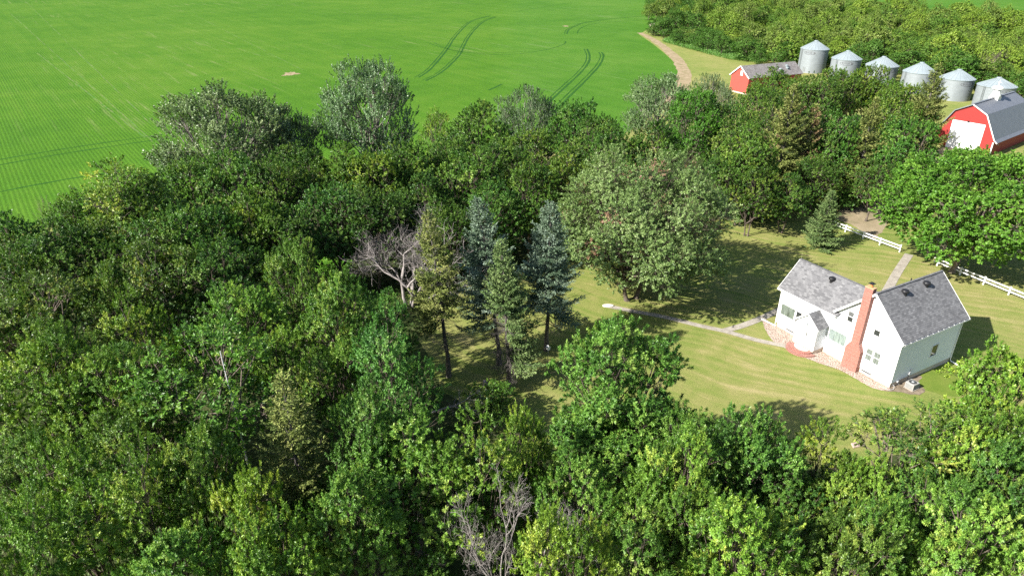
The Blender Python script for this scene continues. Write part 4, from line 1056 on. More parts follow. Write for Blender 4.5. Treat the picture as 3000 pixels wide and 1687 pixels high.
def spruce(name, seed, hgt, lmax, z0=1.0, green_from=0.0, mat='needle_green', whorl=0.42, nbr=6, dens=1.0, bare=0.0, side=None, power=0.8, q=(0.20, 0.085), trunk_r=0.2, tuft=1.0, yellow=0.2, lean=(0, 0), droop=1.0, brown=0.0):
    rg = np.random.default_rng(seed)
    root = empty(name)
    tb = Tubes(); zs = np.linspace(0, 1, 9)
    lx = np.array([lean[0], lean[1], 0.0])
    tp = np.stack([lx[0] * zs ** 1.3, lx[1] * zs ** 1.3, hgt * zs], 1) + np.concatenate([np.zeros((1, 3)), rg.normal(0, 0.05, (8, 3)) * [1, 1, 0]])
    tr_ = trunk_r * np.linspace(1, 0.06, 9); tr_[0] *= 1.35
    tb.add(tp, tr_, 8)
    bs, dv, tn = [], [], []
    z = z0
    while z < hgt - 0.15:
        f = (hgt - z) / (hgt - z0)
        Lb = lmax * min(1.0, (f ** power) * 1.05) * (0.72 + 0.28 * math.sin(min(1, (1 - f) * 5 + 0.35) * 1.57)) + 0.12
        nb = max(3, int(nbr * (0.6 + 0.4 * f) + rg.integers(-1, 2)))
        a0 = rg.uniform(0, 6.28)
        for b in range(nb):
            az = a0 + 6.28 * b / nb + rg.normal(0, 0.18)
            l = Lb * rg.uniform(0.55, 1.2)
            fz = z / hgt
            zi = z + rg.uniform(-0.15, 0.15)
            org = np.array([np.interp(zi, tp[:, 2], tp[:, 0]), np.interp(zi, tp[:, 2], tp[:, 1]), zi])
            el = math.radians(38 * (1 - f) ** 1.5 + 2 - 20 * f * droop) + rg.normal(0, 0.08)
            out = np.array([math.cos(az), math.sin(az), 0])
            tt = np.linspace(0, 1, 6)[:, None]
            path = org + out * (tt * l * math.cos(el)) + np.array([0, 0, 1]) * (tt * l * math.sin(el) - 0.16 * l * droop * np.sin(tt * 3.1) + 0.10 * l * tt ** 2)
            isgreen = fz > green_from + rg.normal(0, 0.05)
            if side is not None and not isgreen:
                ca = math.cos(az - side[0])
                isgreen = ca > side[1] + rg.normal(0, 0.2) and fz > side[2]
            if isgreen and rg.random() < bare: isgreen = False
            if not isgreen:
                if rg.random() < 0.35: continue
                path = org + (path - org) * rg.uniform(0.35, 0.8)
            tb.add(path, np.linspace(0.035 * (0.4 + f), 0.006, 6), 4)
            nsub = max(2, int(l / 0.17))
            tintb = np.clip(rg.normal(0.45, yellow), 0, 1)
            isb = rg.random() < brown
            for s in range(nsub):
                u = 0.18 + 0.82 * (s + rg.random()) / nsub
                if not isgreen and rg.random() < 0.72: continue
                i = u * 5; i0 = min(int(i), 4); p = path[i0] + (path[i0 + 1] - path[i0]) * (i - i0)
                tdir = path[i0 + 1] - path[i0]; tdir = tdir / np.linalg.norm(tdir)
                sd = np.cross(tdir, [0, 0, 1.0]); sd /= np.linalg.norm(sd) + 1e-6
                for sg in (-1, 1):
                    ld = tdir * 0.75 + sd * sg * rg.uniform(0.5, 0.9) + np.array([0, 0, rg.uniform(-0.5, 0.12) * droop]); ld /= np.linalg.norm(ld)
                    sl_ = (0.22 + 0.42 * l * (1 - u) * 0.8 + 0.10) * rg.uniform(0.6, 1.1)
                    if isgreen:
                        m = max(3, int(sl_ / 0.055 * dens))
                        w = rg.random(m)
                        bs.append(p + ld * (w * sl_)[:, None] + rg.normal(0, 0.025 * tuft, (m, 3)))
                        dd = ld + rg.normal(0, 0.42 * tuft, (m, 3)) + np.array([0, 0, 0.12]); dv.append(unit(dd))
                        tn.append(np.stack([np.full(m, tintb) + 0.25 * w - 0.1, rg.random(m), np.full(m, 0.75 if isb else 0.0)], 1))
                    else:
                        tb.add(np.array([p, p + ld * sl_ * 0.5 + rg.normal(0, .03, 3), p + ld * sl_]), [0.012, 0.009, 0.005], 3)
        z += whorl * rg.uniform(0.75, 1.25) * (0.65 + 0.35 * f)
    # leader
    m = 60; w = rg.random(m); topp = tp[-1]
    bs.append(topp + np.stack([rg.normal(0, .06, m), rg.normal(0, .06, m), -w * 0.9], 1)); dv.append(unit(rg.normal(0, 0.5, (m, 3)) + [0, 0, 0.9])); tn.append(np.stack([np.full(m, .6), rg.random(m), np.zeros(m)], 1))
    B = np.concatenate(bs); Dv = np.concatenate(dv); tint = np.concatenate(tn); tint[:, 0] = np.clip(tint[:, 0], 0, 1)
    n = len(B)
    up = unit(np.array([[0, 0, 1.0]]) + rg.normal(0, 0.6, (n, 3)))
    sc = rg.uniform(0.7, 1.3, n)
    V, F = leaf_quads(B, Dv, up, q[0] * sc, q[1] * sc, 0.15)
    tb.mesh('trunk', M['bark_spruce' if green_from < 0.2 else 'bark_spruce'], root)
    np_mesh('crown', V, F, M[mat], root, tint)
    root['ref'] = (hgt, lmax)
    return root

def dead_tree(name, seed, hgt, r, mat='bark_dead', trunk_r=0.2, levels=5, stems=2, base_dir=None, fork=3, spreadang=38, up=0.12, flat_=False, shrink=0.70):
    rg = np.random.default_rng(seed)
    tb = Tubes(); tw = Tubes(); made = []
    def grow(p, d, ln, rad, lv):
        tb, tw = made[-1]
        nseg = 5 if lv < 3 else 4
        pts = [p]; q = p.copy(); dd = d.copy()
        for i in range(nseg):
            dd = dd + rg.normal(0, 0.13 + 0.03 * lv, 3) + np.array([0, 0, up * (0.6 if lv < 2 else 1)]) * 0.5
            dd /= np.linalg.norm(dd); q = q + dd * ln / nseg; pts.append(q.copy())
        pts = np.array(pts)
        (tb if lv < 3 else tw).add(pts, np.linspace(rad, max(0.006, rad * 0.55), len(pts)), 7 if lv < 2 else (4 if lv < 4 else 3))
        if lv >= levels: return
        nc = fork + (1 if lv >= 2 else 0) + rg.integers(0, 2)
        for c in range(nc):
            i = len(pts) - 1 if c < 2 else rg.integers(1, len(pts) - 1)
            dirc = pts[i] - pts[i - 1]; dirc /= np.linalg.norm(dirc)
            ax = np.cross(dirc, rg.normal(0, 1, 3)); ax /= np.linalg.norm(ax)
            an = math.radians(rg.uniform(0.5, 1.25) * spreadang)
            nd = dirc * math.cos(an) + np.cross(ax, dirc) * math.sin(an)
            if flat_: nd[2] *= 0.55
            grow(pts[i], nd / np.linalg.norm(nd), ln * shrink * rg.uniform(0.75, 1.15), max(0.008, rad * (0.62 if c < 2 else 0.45)), lv + 1)
    root = empty(name)
    for s in range(stems):
        a = 6.28 * s / max(1, stems) + seed
        d0 = np.array(base_dir, float) if base_dir is not None else np.array([0.25 * math.cos(a), 0.25 * math.sin(a), 1.0])
        d0 = d0 + rg.normal(0, 0.08, 3); d0 /= np.linalg.norm(d0)
        tb, tw = Tubes(), Tubes(); made.append((tb, tw))
        grow(np.array([0.25 * math.cos(a), 0.25 * math.sin(a), 0.0]) if stems > 1 else np.zeros(3), d0, hgt * 0.30, trunk_r, 0)
        tb.mesh('trunk', M[mat], root); tw.mesh('twigs', M[mat], root)
    # scale to asked height and spread
    Vs = np.concatenate([v for a_, b_ in made for v in a_.V + b_.V]); sz = hgt / max(0.5, Vs[:, 2].max()); sr = r / max(0.5, np.percentile(np.hypot(Vs[:, 0], Vs[:, 1]), 97))
    for ch_ in root.children:
        co = np.empty(len(ch_.data.vertices) * 3, np.float32); ch_.data.vertices.foreach_get('co', co); co = co.reshape(-1, 3)
        if base_dir is None: co[:, 2] *= sz; co[:, :2] *= sr
        ch_.data.vertices.foreach_set('co', co.ravel()); ch_.data.update()
    root['ref'] = (hgt, r)
    return root

# --- prototypes: the first use of each moves it into place, later uses copy it
PROTO = {}
def proto(key, fn, *a, **k): PROTO[key] = [fn(*a, **k), False]
for i in range(6):
    proto('ash%d' % i, decid, 'ash_tree', 11 + i, 14.0, 4.2, low=0.26, lobes=[13, 12, 14, 13, 11, 14][i], vary=0.6, boughs=11, sprigs=9, leaves=50, ll=0.21, lw=0.075, sprig_len=0.5, spread=1.25, leafmat='leaf_ash',
          droop=0.22, open_=0.13, yellow=0.24, upright=0.5, stems=[1, 2, 1, 1, 2, 1][i], trunk_r=0.19, lobe_r=[1.75, 1.9, 1.65, 1.8, 1.95, 1.6][i])
for i in range(5):
    proto('elm%d' % i, decid, 'broadleaf_tree', 41 + i, 12.5, 4.4, low=0.22, lobes=[13, 14, 12, 13, 14][i], boughs=11, sprigs=9, leaves=38, ll=0.21, lw=0.11, sprig_len=0.5, spread=1.25, leafmat='leaf_elm', droop=0.15, vary=0.7,
          open_=0.10, yellow=0.22, upright=0.3, stems=[1, 2, 1, 2, 1][i], trunk_r=0.20, lobe_r=[1.8, 1.7, 2.0, 1.8, 1.7][i])
for i in range(2):
    proto('thin%d' % i, decid, 'thin_leaved_tree', 61 + i, 12.5, 4.0, low=0.30, lobes=13, boughs=9, sprigs=10, leaves=18, ll=0.22, lw=0.10, leafmat='leaf_elm', barkmat='bark_tan', droop=0.1,
          open_=0.18, yellow=0.25, upright=0.3, stems=2, trunk_r=0.16, twig=1.0, lobe_r=1.6)
for i in range(3):
    proto('cotton%d' % i, decid, 'cottonwood_tree', 71 + i, 18.0, 7.6, low=0.12, jit=(0.78, 1.16), lobes=[38, 34, 26][i], boughs=10, sprigs=7, leaves=34, ll=0.20, lw=0.16, leafmat='leaf_cotton', barkmat='bark_pale',
          droop=0.1, open_=0.12, yellow=0.22, upright=1.5, stems=[2, 2, 1][i], trunk_r=0.34, twig=1.1, lobe_r=2.0, sprig_len=1.35, spread=1.1)
for i in range(4):
    proto('lot%d' % i, decid, 'woodlot_tree', 91 + i, 9.5, 4.2, low=0.04, vary=0.5, lobes=6, boughs=13, sprigs=13, leaves=22, ll=0.25, lw=0.15, leafmat='leaf_shelter', droop=0.1, open_=0.10, yellow=0.22, upright=0.2,
          trunk_r=0.18, lobe_r=2.3, sprig_len=0.4, twig=0.5)
for i in range(3):
    proto('bush%d' % i, decid, 'bush', 101 + i, 3.6, 2.2, low=0.02, lobes=6, boughs=8, sprigs=9, leaves=18, ll=0.20, lw=0.10, leafmat='leaf_elm', droop=0.15, open_=0.08, yellow=0.2, upright=0.4,
          trunk_r=0.07, lobe_r=1.05, stems=3)
proto('silver', decid, 'maple_tree', 121, 17.6, 9.6, low=0.06, lobes=46, boughs=13, sprigs=15, leaves=25, ll=0.21, lw=0.095, leafmat='leaf_silver', barkmat='bark', droop=0.25, open_=0.07, yellow=0.20,
      upright=0.15, stems=2, trunk_r=0.42, twig=1.0, lobe_r=2.4, dead=0.05, jit=(0.8, 1.15), sprig_len=0.7, spread=1.15)
proto('maple', decid, 'maple_tree', 135, 15.2, 9.4, low=0.13, lobes=42, boughs=12, sprigs=17, leaves=22, ll=0.22, lw=0.15, leafmat='leaf_maple', barkmat='bark_tan', droop=0.28, open_=0.05, yellow=0.16,
      upright=0.25, stems=2, trunk_r=0.42, lobe_r=2.3, sprig_len=0.45, twig=0.7)
proto('dense', decid, 'broadleaf_tree', 141, 14.5, 5.2, low=0.12, lobes=15, boughs=12, sprigs=14, leaves=18, ll=0.24, lw=0.12, leafmat='leaf_maple', barkmat='bark_tan', droop=0.05, open_=0.03, yellow=0.16, upright=0.9,
      trunk_r=0.28, lobe_r=1.9, sprig_len=0.5)

proto('lawn_ash', decid, 'ash_tree', 153, 14.5, 5.0, low=0.14, lobes=22, vary=0.6, boughs=11, sprigs=10, leaves=50, ll=0.22, lw=0.08, sprig_len=0.5, spread=1.25, leafmat='leaf_ash', droop=0.22, open_=0.07, yellow=0.20, upright=0.5,
      trunk_r=0.24, lobe_r=1.75, jit=(0.8, 1.2))

def plant(key, loc, hgt, r, label, cat='tree', group=None, rz=None, col=(1, 1, 1), name=None, sq=1.0):
    p = PROTO[key]
    if not p[1]: o = p[0]; p[1] = True
    else: o = copy_tree(p[0])
    h0, r0 = p[0]['ref']
    o.location = (loc[0], loc[1], -0.03)
    rr = random.Random(int(loc[0] * 131 + loc[1] * 717))
    o.rotation_euler = (0, 0, rr.uniform(0, 6.28) if rz is None else rz)
    o.scale = (r / r0, r / r0 * sq, hgt / h0)
    for ch_ in o.children:
        if ch_.name.startswith('crown'): ch_.color = (*col, 1)
    tag(o, label, cat, group)
    return o
# ------------------------------------------------------------------ the trees of the place
NW = 'trees of the near wood'; BELT = 'trees of the belt along the field'
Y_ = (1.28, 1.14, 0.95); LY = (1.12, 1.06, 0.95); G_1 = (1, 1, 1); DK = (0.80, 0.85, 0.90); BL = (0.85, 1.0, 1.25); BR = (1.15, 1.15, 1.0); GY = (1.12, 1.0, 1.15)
def T(key, x, y, hgt, r, label, col=G_1, group=NW, f=0.93, rz=None, sq=1.0):
    rv = random.Random(int(x * 13 + y * 7))
    if group == BELT:
        r *= 1.08 if not key.startswith('cotton') else 1.2
        if not key.startswith('cotton'): hgt *= 1.22
    elif key.startswith('ash'): r *= rv.uniform(0.64, 0.86); hgt *= rv.uniform(0.84, 1.12)
    p = atd(x, y, hgt * f)
    return plant(key, p, hgt, r, label, 'tree', group, rz, tuple(c_ * k_ for c_, k_ in zip(col, (lambda b_, w_: (b_ * w_, b_, b_ / w_))(rv.uniform(0.78, 1.16), rv.uniform(0.92, 1.08)))), None, sq)
# near wood, along the bottom edge from left to right
T('ash0', 40, 1345, 14.0, 3.6, 'pale green ash in the bottom left corner of the wood', BR)
T('ash1', 240, 1300, 14.0, 4.2, 'broad bright ash at the bottom edge, second from the left corner', LY)
T('ash2', 455, 1400, 13.0, 3.8, 'shadowed ash at the bottom edge, third from the left corner')
T('ash3', 690, 1335, 13.4, 3.7, 'fresh green ash at the bottom edge below the lone olive spruce', BR)
T('ash5', 1090, 1470, 9.0, 3.0, 'small ash in the bottom edge gap left of the dead tree', DK)
T('ash0', 1420, 1325, 14.0, 3.4, 'bright yellow green ash touching the bottom dead tree on its right', Y_)
T('ash1', 1620, 1420, 13.5, 3.9, 'ash at the bottom edge halfway between dead tree and right corner')
T('ash2', 1900, 1320, 14.5, 4.5, 'large narrow leaved ash at the bottom edge right of centre', LY)
T('ash3', 2130, 1330, 14.0, 4.0, 'grey green feathery ash at the bottom edge, third from the right corner', GY)
T('ash4', 2350, 1240, 14.0, 4.1, 'full green ash near the bottom right above the dark gap', G_1)
T('ash5', 2520, 1300, 14.0, 4.2, 'bright green ash in the bottom right corner of the wood', G_1)
# second row
T('ash5', 60, 925, 14.0, 4.4, 'light yellow green ash on the left edge at mid height', Y_)
T('ash4', 150, 1165, 14.2, 3.7, 'dome shaped ash near the left edge above the bottom corner', LY)
T('ash0', 45, 1130, 12.0, 3.6, 'dim ash half hidden on the left edge', DK)
T('ash3', 320, 1040, 13.5, 4.3, 'ash with bare twigs showing, left of the bright pale stemmed aspen', G_1)
T('thin0', 500, 885, 15.5, 5.2, 'bright aspen with a pale dead stem among its leaves', (1.02, 1.18, 1.05))
T('ash2', 505, 1140, 14.0, 3.9, 'tall ash in the left half, left of the lone olive spruce', LY)
T('ash1', 370, 1190, 13.5, 4.0, 'ash between two domes in the lower left of the wood', LY)
T('ash0', 620, 1240, 13.4, 3.0, 'yellowish ash just below left of the lone olive spruce', Y_)
T('ash4', 800, 1255, 9.5, 3.0, 'shaded ash right of the foot of the lone olive spruce', DK)
T('ash5', 925, 1030, 13.6, 3.7, 'blue green ash right of the lone olive spruce', BL)
T('ash3', 1030, 1130, 14.5, 4.8, 'big ash left above the dead tree at the bottom', G_1)
T('ash2', 890, 1240, 12.6, 3.6, 'ash below the blue green one in the middle of the wood', G_1)
T('ash1', 1190, 1110, 13.6, 4.0, 'yellow tipped ash in the middle of the near wood', LY)
T('ash0', 1330, 1070, 12.0, 2.8, 'small yellow leaved ash at the corner of the shaded lawn', Y_)
T('ash4', 1265, 1165, 12.0, 3.4, 'ash straight behind the bottom dead tree', G_1)
T('ash5', 1475, 1190, 13.5, 3.6, 'ash right above the bright yellow green one', G_1)
T('lawn_ash', 1562, 868, 15.5, 4.6, 'tall ash standing out onto the lawn in front of the spruce shadows', (0.82, 0.84, 0.86), rz=0.4)
T('ash3', 1575, 1050, 12.0, 5.0, 'dense ash just in front of the tall one on the lawn edge', G_1)
T('ash2', 1720, 1135, 13.5, 3.9, 'ash third from the tall lawn ash toward the right corner', LY)
T('ash0', 1640, 1250, 13.0, 3.8, 'ash in the second row below the tall lawn ash', G_1)
T('ash4', 1770, 1265, 13.2, 3.6, 'narrow leaved ash in the right half, second row', LY)
T('ash5', 1770, 1065, 13.0, 4.2, 'ash on the edge of the sunny lawn left of its dark shadow patch', G_1)
T('ash3', 1930, 1060, 13.5, 3.9, 'ash on the lawn edge throwing the dark shadow patch', G_1)
T('ash2', 2000, 1205, 12.0, 3.7, 'dark ash in the shade behind the lawn edge trees', DK)
T('ash1', 2090, 1115, 11.8, 3.3, 'yellowish ash on the lawn edge near the flat stone', Y_)
T('ash0', 2190, 1185, 10.5, 3.0, 'low orange tipped ash in front of the flat stone', Y_)
T('ash4', 2245, 1290, 12.5, 3.2, 'yellow green ash between the right bottom trees and the lawn', LY)
T('thin1', 2310, 1075, 12.5, 4.6, 'thin grey green tree reaching over the lawn below the air conditioner', (1.2, 1.1, 1.3))
T('ash5', 2450, 1085, 14.0, 4.0, 'pale yellow green ash right of the thin grey green tree', Y_)
T('elm0', 2555, 905, 14.0, 3.6, 'bright yellow green tree on the right edge beyond the house', (1.35, 1.25, 1.0))
T('elm2', 2540, 1045, 13.5, 3.4, 'leafy tree on the right edge under the bright yellow green one', LY)
T('ash2', 2545, 1170, 13.0, 3.6, 'shaded ash on the right edge at mid height of the wood', DK)
T('ash3', 2440, 1180, 11.5, 3.0, 'small ash behind the pale fallen branches on the right', G_1)
# middle left, in front of the lone conifers
T('ash0', 735, 640, 14.0, 3.9, 'tall ash left of the grey dead tree', G_1)
T('ash4', 600, 755, 13.8, 4.4, 'rounded ash left in front of the grey dead tree', LY)
T('ash2', 850, 735, 14.0, 4.4, 'rounded ash just in front of the grey dead tree', G_1)
T('ash5', 965, 770, 12.0, 3.3, 'darker ash between the grey dead tree and the left tall spruce', BL)
T('ash1', 975, 850, 15.0, 5.0, 'big blue green ash left of the tall spruces', BL)
T('ash3', 830, 885, 12.8, 4.0, 'ash left of the big blue green one', G_1)
T('ash4', 710, 860, 12.0, 3.8, 'ash above the lone olive spruce', LY)
T('ash1', 330, 800, 13.8, 4.1, 'yellow green ash in the left half with brown twigs at its top', Y_)
T('ash2', 255, 715, 12.5, 3.3, 'ash left above the yellow green one with brown twigs', G_1)
T('thin0', 75, 735, 13.5, 4.4, 'loose leaved tree on the left edge with pale limbs', GY)
T('ash0', 150, 850, 13.0, 4.0, 'ash behind the light one on the left edge', G_1)
T('ash5', 235, 930, 13.0, 4.0, 'ash right of the light one on the left edge', LY)
# belt toward the field, left part
T('thin1', 300, 455, 13.5, 5.0, 'yellowish open tree with visible forked trunk by the field', (1.25, 1.10, 0.95), BELT, rz=1.0)
T('elm1', 20, 585, 11.0, 3.4, 'dark tree on the left edge next to the crop field', DK, BELT)
T('elm3', 130, 615, 11.0, 4.0, 'dark tree beside the bare whip shoots near the field', DK, BELT)
T('elm0', 235, 590, 10.5, 3.4, 'low green tree under the yellowish open tree', G_1, BELT)
T('elm2', 410, 560, 11.5, 4.2, 'dim green tree right of the yellowish open tree', DK, BELT)
T('thin0', 400, 640, 11.0, 3.8, 'sparse tree with brown bare twigs in the dim left belt', (1.1, 1.0, 0.9), BELT)
T('elm4', 505, 560, 11.5, 3.8, 'green tree under the left cottonwood', G_1, BELT)
T('elm1', 625, 520, 12.0, 3.2, 'yellow topped tree at the foot of the left cottonwood', (1.55, 1.35, 1.0), BELT)
T('elm3', 540, 650, 10.5, 4.0, 'dark tree over the shaded trunks in the left belt', DK, BELT)
T('elm2', 300, 640, 10.0, 3.4, 'leafy tree in the dim left belt above the bare trunk', G_1, BELT)
T('elm0', 700, 560, 10.5, 3.6, 'shaded tree behind the tall ash left of the grey dead tree', DK, BELT)
T('cotton0', 545, 268, 18.5, 8.8, 'wide grey green cottonwood with pale crooked limbs, left one', G_1, BELT, rz=2.2)
T('cotton1', 910, 190, 21.0, 7.0, 'tallest cottonwood, grey green with pale forked trunk against the field', G_1, BELT, rz=0.6)
T('cotton2', 720, 300, 14.5, 4.6, 'smaller cottonwood filling the dip between the two wide ones', DK, BELT)
# belt, middle part
T('elm4', 745, 400, 11.5, 4.0, 'green tree below the dip between the two cottonwoods', G_1, BELT)
T('elm1', 865, 405, 12.0, 4.4, 'yellow flecked tree right below the tallest cottonwood', LY, BELT)
T('elm3', 990, 400, 12.0, 4.2, 'tree at the foot of the tallest cottonwood trunk', LY, BELT)
T('elm2', 830, 490, 11.5, 4.2, 'bluish green tree behind the grey dead tree', BL, BELT)
T('elm0', 930, 500, 11.0, 4.0, 'dark tree directly above the grey dead tree', DK, BELT)
T('thin1', 1092, 300, 11.5, 2.6, 'slim yellow tree standing alone against the field', (1.5, 1.25, 0.9), BELT)
T('elm1', 1060, 470, 11.0, 3.8, 'dark tree above the left tall spruce', DK, BELT)
T('elm4', 1200, 290, 13.5, 4.8, 'green tree right of the slim yellow one by the field', G_1, BELT)
T('cotton2', 1320, 245, 15.5, 5.0, 'grey green cottonwood top in the middle of the belt', DK, BELT)
T('elm0', 1335, 345, 12.5, 4.2, 'yellowish tree below the middle cottonwood', Y_, BELT)
T('elm2', 1450, 265, 13.0, 4.4, 'dark rounded tree with a short trunk against the field', (0.72, 0.9, 0.85), BELT)
T('elm3', 1180, 410, 12.0, 4.4, 'green tree in the middle belt above the blue spruces', G_1, BELT)
T('elm4', 1330, 440, 11.5, 3.6, 'green tree behind the right blue spruce', LY, BELT)
T('elm1', 1425, 400, 12.0, 3.6, 'yellow tipped tree left above the big silver maple', Y_, BELT)
T('elm2', 1240, 480, 10.5, 3.8, 'dark tree behind the blue spruce pair', DK, BELT)
T('elm0', 1120, 540, 9.5, 3.4, 'dark low tree between the left tall spruce and the blue one', DK, BELT)
T('elm3', 1530, 345, 12.0, 4.2, 'dark green tree between the rounded one and the dense bright one', (0.8, 0.95, 0.9), BELT)
T('elm4', 1570, 420, 10.5, 4.0, 'shaded tree behind the top of the big silver maple', DK, BELT)
T('cotton1', 1660, 205, 15.0, 6.6, 'pale grey green cottonwood reaching left over the field edge', (1.15, 1.15, 1.15), BELT)
T('cotton2', 1790, 200, 13.5, 4.4, 'pale cottonwood left of the red shed', (1.1, 1.1, 1.15), BELT)
T('dense', 1750, 232, 14.0, 5.2, 'dense bright green tree with one pale trunk showing at its left', (0.85, 0.95, 0.8), BELT, rz=2.4)
T('elm1', 1650, 330, 12.5, 4.0, 'dark tree at the left side of the dense bright one', (0.8, 0.95, 0.85), BELT)
# belt, right part before the bins
T('elm3', 1945, 182, 11.5, 4.4, 'olive green tree hiding the right end of the red shed', (1.3, 1.15, 0.9), BELT)
T('elm2', 2060, 190, 12.5, 4.6, 'green tree hiding the foot of the tall grain bin', G_1, BELT)
T('elm4', 2190, 172, 12.5, 4.0, 'yellow flecked tree hiding the foot of the third grain bin', (1.35, 1.25, 0.9), BELT)
T('elm0', 2275, 212, 12.5, 4.4, 'green tree under the fourth grain bin', LY, BELT)
T('elm1', 1885, 340, 12.5, 3.9, 'fresh green tree with two stacked domes left of the big olive spruce', G_1, BELT)
T('elm2', 2110, 285, 12.5, 4.0, 'dark green tree between the two olive spruces', (0.8, 0.95, 0.85), BELT)
T('elm4', 2290, 315, 12.0, 4.4, 'green tree left below the spruce that stands before the barn', (0.85, 1.0, 0.85), BELT)
T('elm3', 1900, 425, 9.0, 3.2, 'round low tree at the lawn edge under the big olive spruce', LY, BELT)
T('elm1', 1985, 445, 7.5, 3.0, 'dark low tree at the lawn edge behind the small spruce', DK, BELT)
T('elm2', 2210, 400, 8.5, 3.4, 'dark tree at the lawn edge left of the bright maple', DK, BELT)
T('elm0', 1830, 400, 9.5, 3.4, 'shaded tree behind the right side of the silver maple', DK, BELT)
T('elm0', 2010, 196, 11.5, 3.8, 'yellow green tree before the right half of the shed roof', Y_, BELT)
T('elm3', 2125, 190, 11.5, 3.6, 'green tree hiding the foot of the second grain bin', G_1, BELT)
T('elm2', 1820, 265, 12.0, 3.8, 'deep green tree right of the dense bright one', DK, BELT)
T('elm0', 470, 430, 12.0, 4.4, 'dull green tree before the left cottonwood trunk', DK, BELT)
T('elm3', 590, 425, 12.5, 4.2, 'green tree under the middle of the left cottonwood', G_1, BELT)
T('elm2', 690, 420, 12.5, 4.0, 'tree under the right end of the left cottonwood', LY, BELT)
T('elm4', 930, 420, 12.0, 3.8, 'yellow green tree covering the foot of the tallest cottonwood', Y_, BELT)
T('elm1', 1040, 395, 12.0, 3.8, 'green tree left of the slim yellow one', G_1, BELT)
T('elm0', 1130, 370, 12.0, 3.6, 'dark green tree right below the slim yellow one', DK, BELT)
T('elm3', 1260, 390, 12.0, 4.0, 'green tree under the middle cottonwood', G_1, BELT)
T('elm2', 1500, 300, 12.0, 3.8, 'shaded green tree right of the rounded dark one', DK, BELT)
T('elm4', 360, 500, 11.5, 3.8, 'pale green tree beside the yellowish open tree', LY, BELT)
T('ash3', 20, 800, 13.0, 4.2, 'round ash on the left edge above the light yellow green one', LY)
T('elm2', 45, 650, 10.5, 3.6, 'dim broad tree at the left edge below the field corner', G_1, BELT)
T('elm0', 180, 520, 9.5, 3.0, 'low bright tree left of the yellowish open tree', LY, BELT)
T('elm0', 2060, 395, 8.0, 3.2, 'shaded tree behind the broad bush above the small spruce', DK, BELT)
T('elm0', 1905, 212, 11.5, 4.0, 'bushy green tree hiding the long side of the red shed', LY, BELT)
T('elm3', 1960, 240, 12.0, 4.0, 'full green tree right above the big olive spruce, left side', G_1, BELT)
T('elm4', 2092, 176, 11.0, 4.0, 'green tree between the feet of the first and second grain bin', LY, BELT)
T('elm1', 2155, 184, 11.0, 3.8, 'green tree between the feet of the second and third grain bin', G_1, BELT)
T('elm2', 2228, 196, 11.0, 3.8, 'green tree between the feet of the third and fourth grain bin', LY, BELT)
T('elm0', 2300, 260, 12.0, 4.0, 'green tree directly left of the tall ragged spruce', G_1, BELT)
T('elm2', 1855, 300, 11.5, 3.8, 'deep green tree behind the two stacked domes', DK, BELT)
T('elm4', 2090, 340, 9.5, 3.8, 'dark tree between the narrow olive spruce and the lawn', DK, BELT)
T('elm1', 2170, 330, 9.0, 3.4, 'shaded tree at the right foot of the narrow olive spruce', DK, BELT)
def Bsh(key, x, y, hgt, r, label, col=G_1):
    p = atd(x, y, hgt * 0.9); plant(key, p, hgt, r, label, 'bush', 'bushes along the lawn edge', None, col)
Bsh('bush0', 2085, 440, 3.6, 2.6, 'broad green bush at the lawn edge above the small spruce', LY)
Bsh('bush1', 1870, 480, 3.2, 2.2, 'bush at the lawn edge right of the silver maple')
Bsh('bush2', 1935, 490, 3.6, 2.2, 'dark green bush between the lawn and the big olive spruce', DK)
Bsh('bush0', 2150, 455, 3.4, 2.4, 'bush at the lawn edge beside the bright maple', DK)
Bsh('bush1', 1285, 520, 6.5, 2.6, 'fresh bright green sapling between the two blue spruces', (0.95, 1.35, 0.9))
Bsh('bush2', 1240, 985, 3.8, 2.4, 'low green bush beside the grey stump')
Bsh('bush0', 410, 795, 2.2, 2.6, 'light green bush on the floor of the dark opening, left wood', (1.3, 1.5, 1.0))
Bsh('bush1', 470, 850, 1.8, 2.4, 'light green bush below the other in the dark opening', (1.3, 1.5, 1.0))
Bsh('bush2', 840, 665, 2.4, 2.2, 'bright bush at the left foot of the grey dead tree', (1.2, 1.5, 1.0))
for bx, by, bl in ((1905, 500, 'low dark bush at the lawn edge under the stacked domes'), (1965, 492, 'low dark bush at the lawn edge, left of the small spruce top'), (2020, 478, 'low dark bush just left behind the small spruce'), (2115, 470, 'low dark bush at the lawn edge left of the bare gravel'), (1840, 500, 'low dark bush at the right skirt of the silver maple')):
    Bsh('bush2', bx, by, 3.4, 2.6, bl, (0.75, 0.85, 0.9))
Bsh('bush0', 1635, 70, 3.0, 2.4, 'small dark bush beside the ruined hut', DK)
# lawn trees
def base_px(px, py): return at(px, py, 0)
plant('silver', base_px(1850, 872), 17.8, 10.0, 'huge silver green maple with reddish dead leaf patches on the lawn', 'tree', None, 2.0)
plant('maple', base_px(2792, 775), 16.6, 11.6, 'big bright green maple spreading over the white fence', 'tree', None, 0.9)

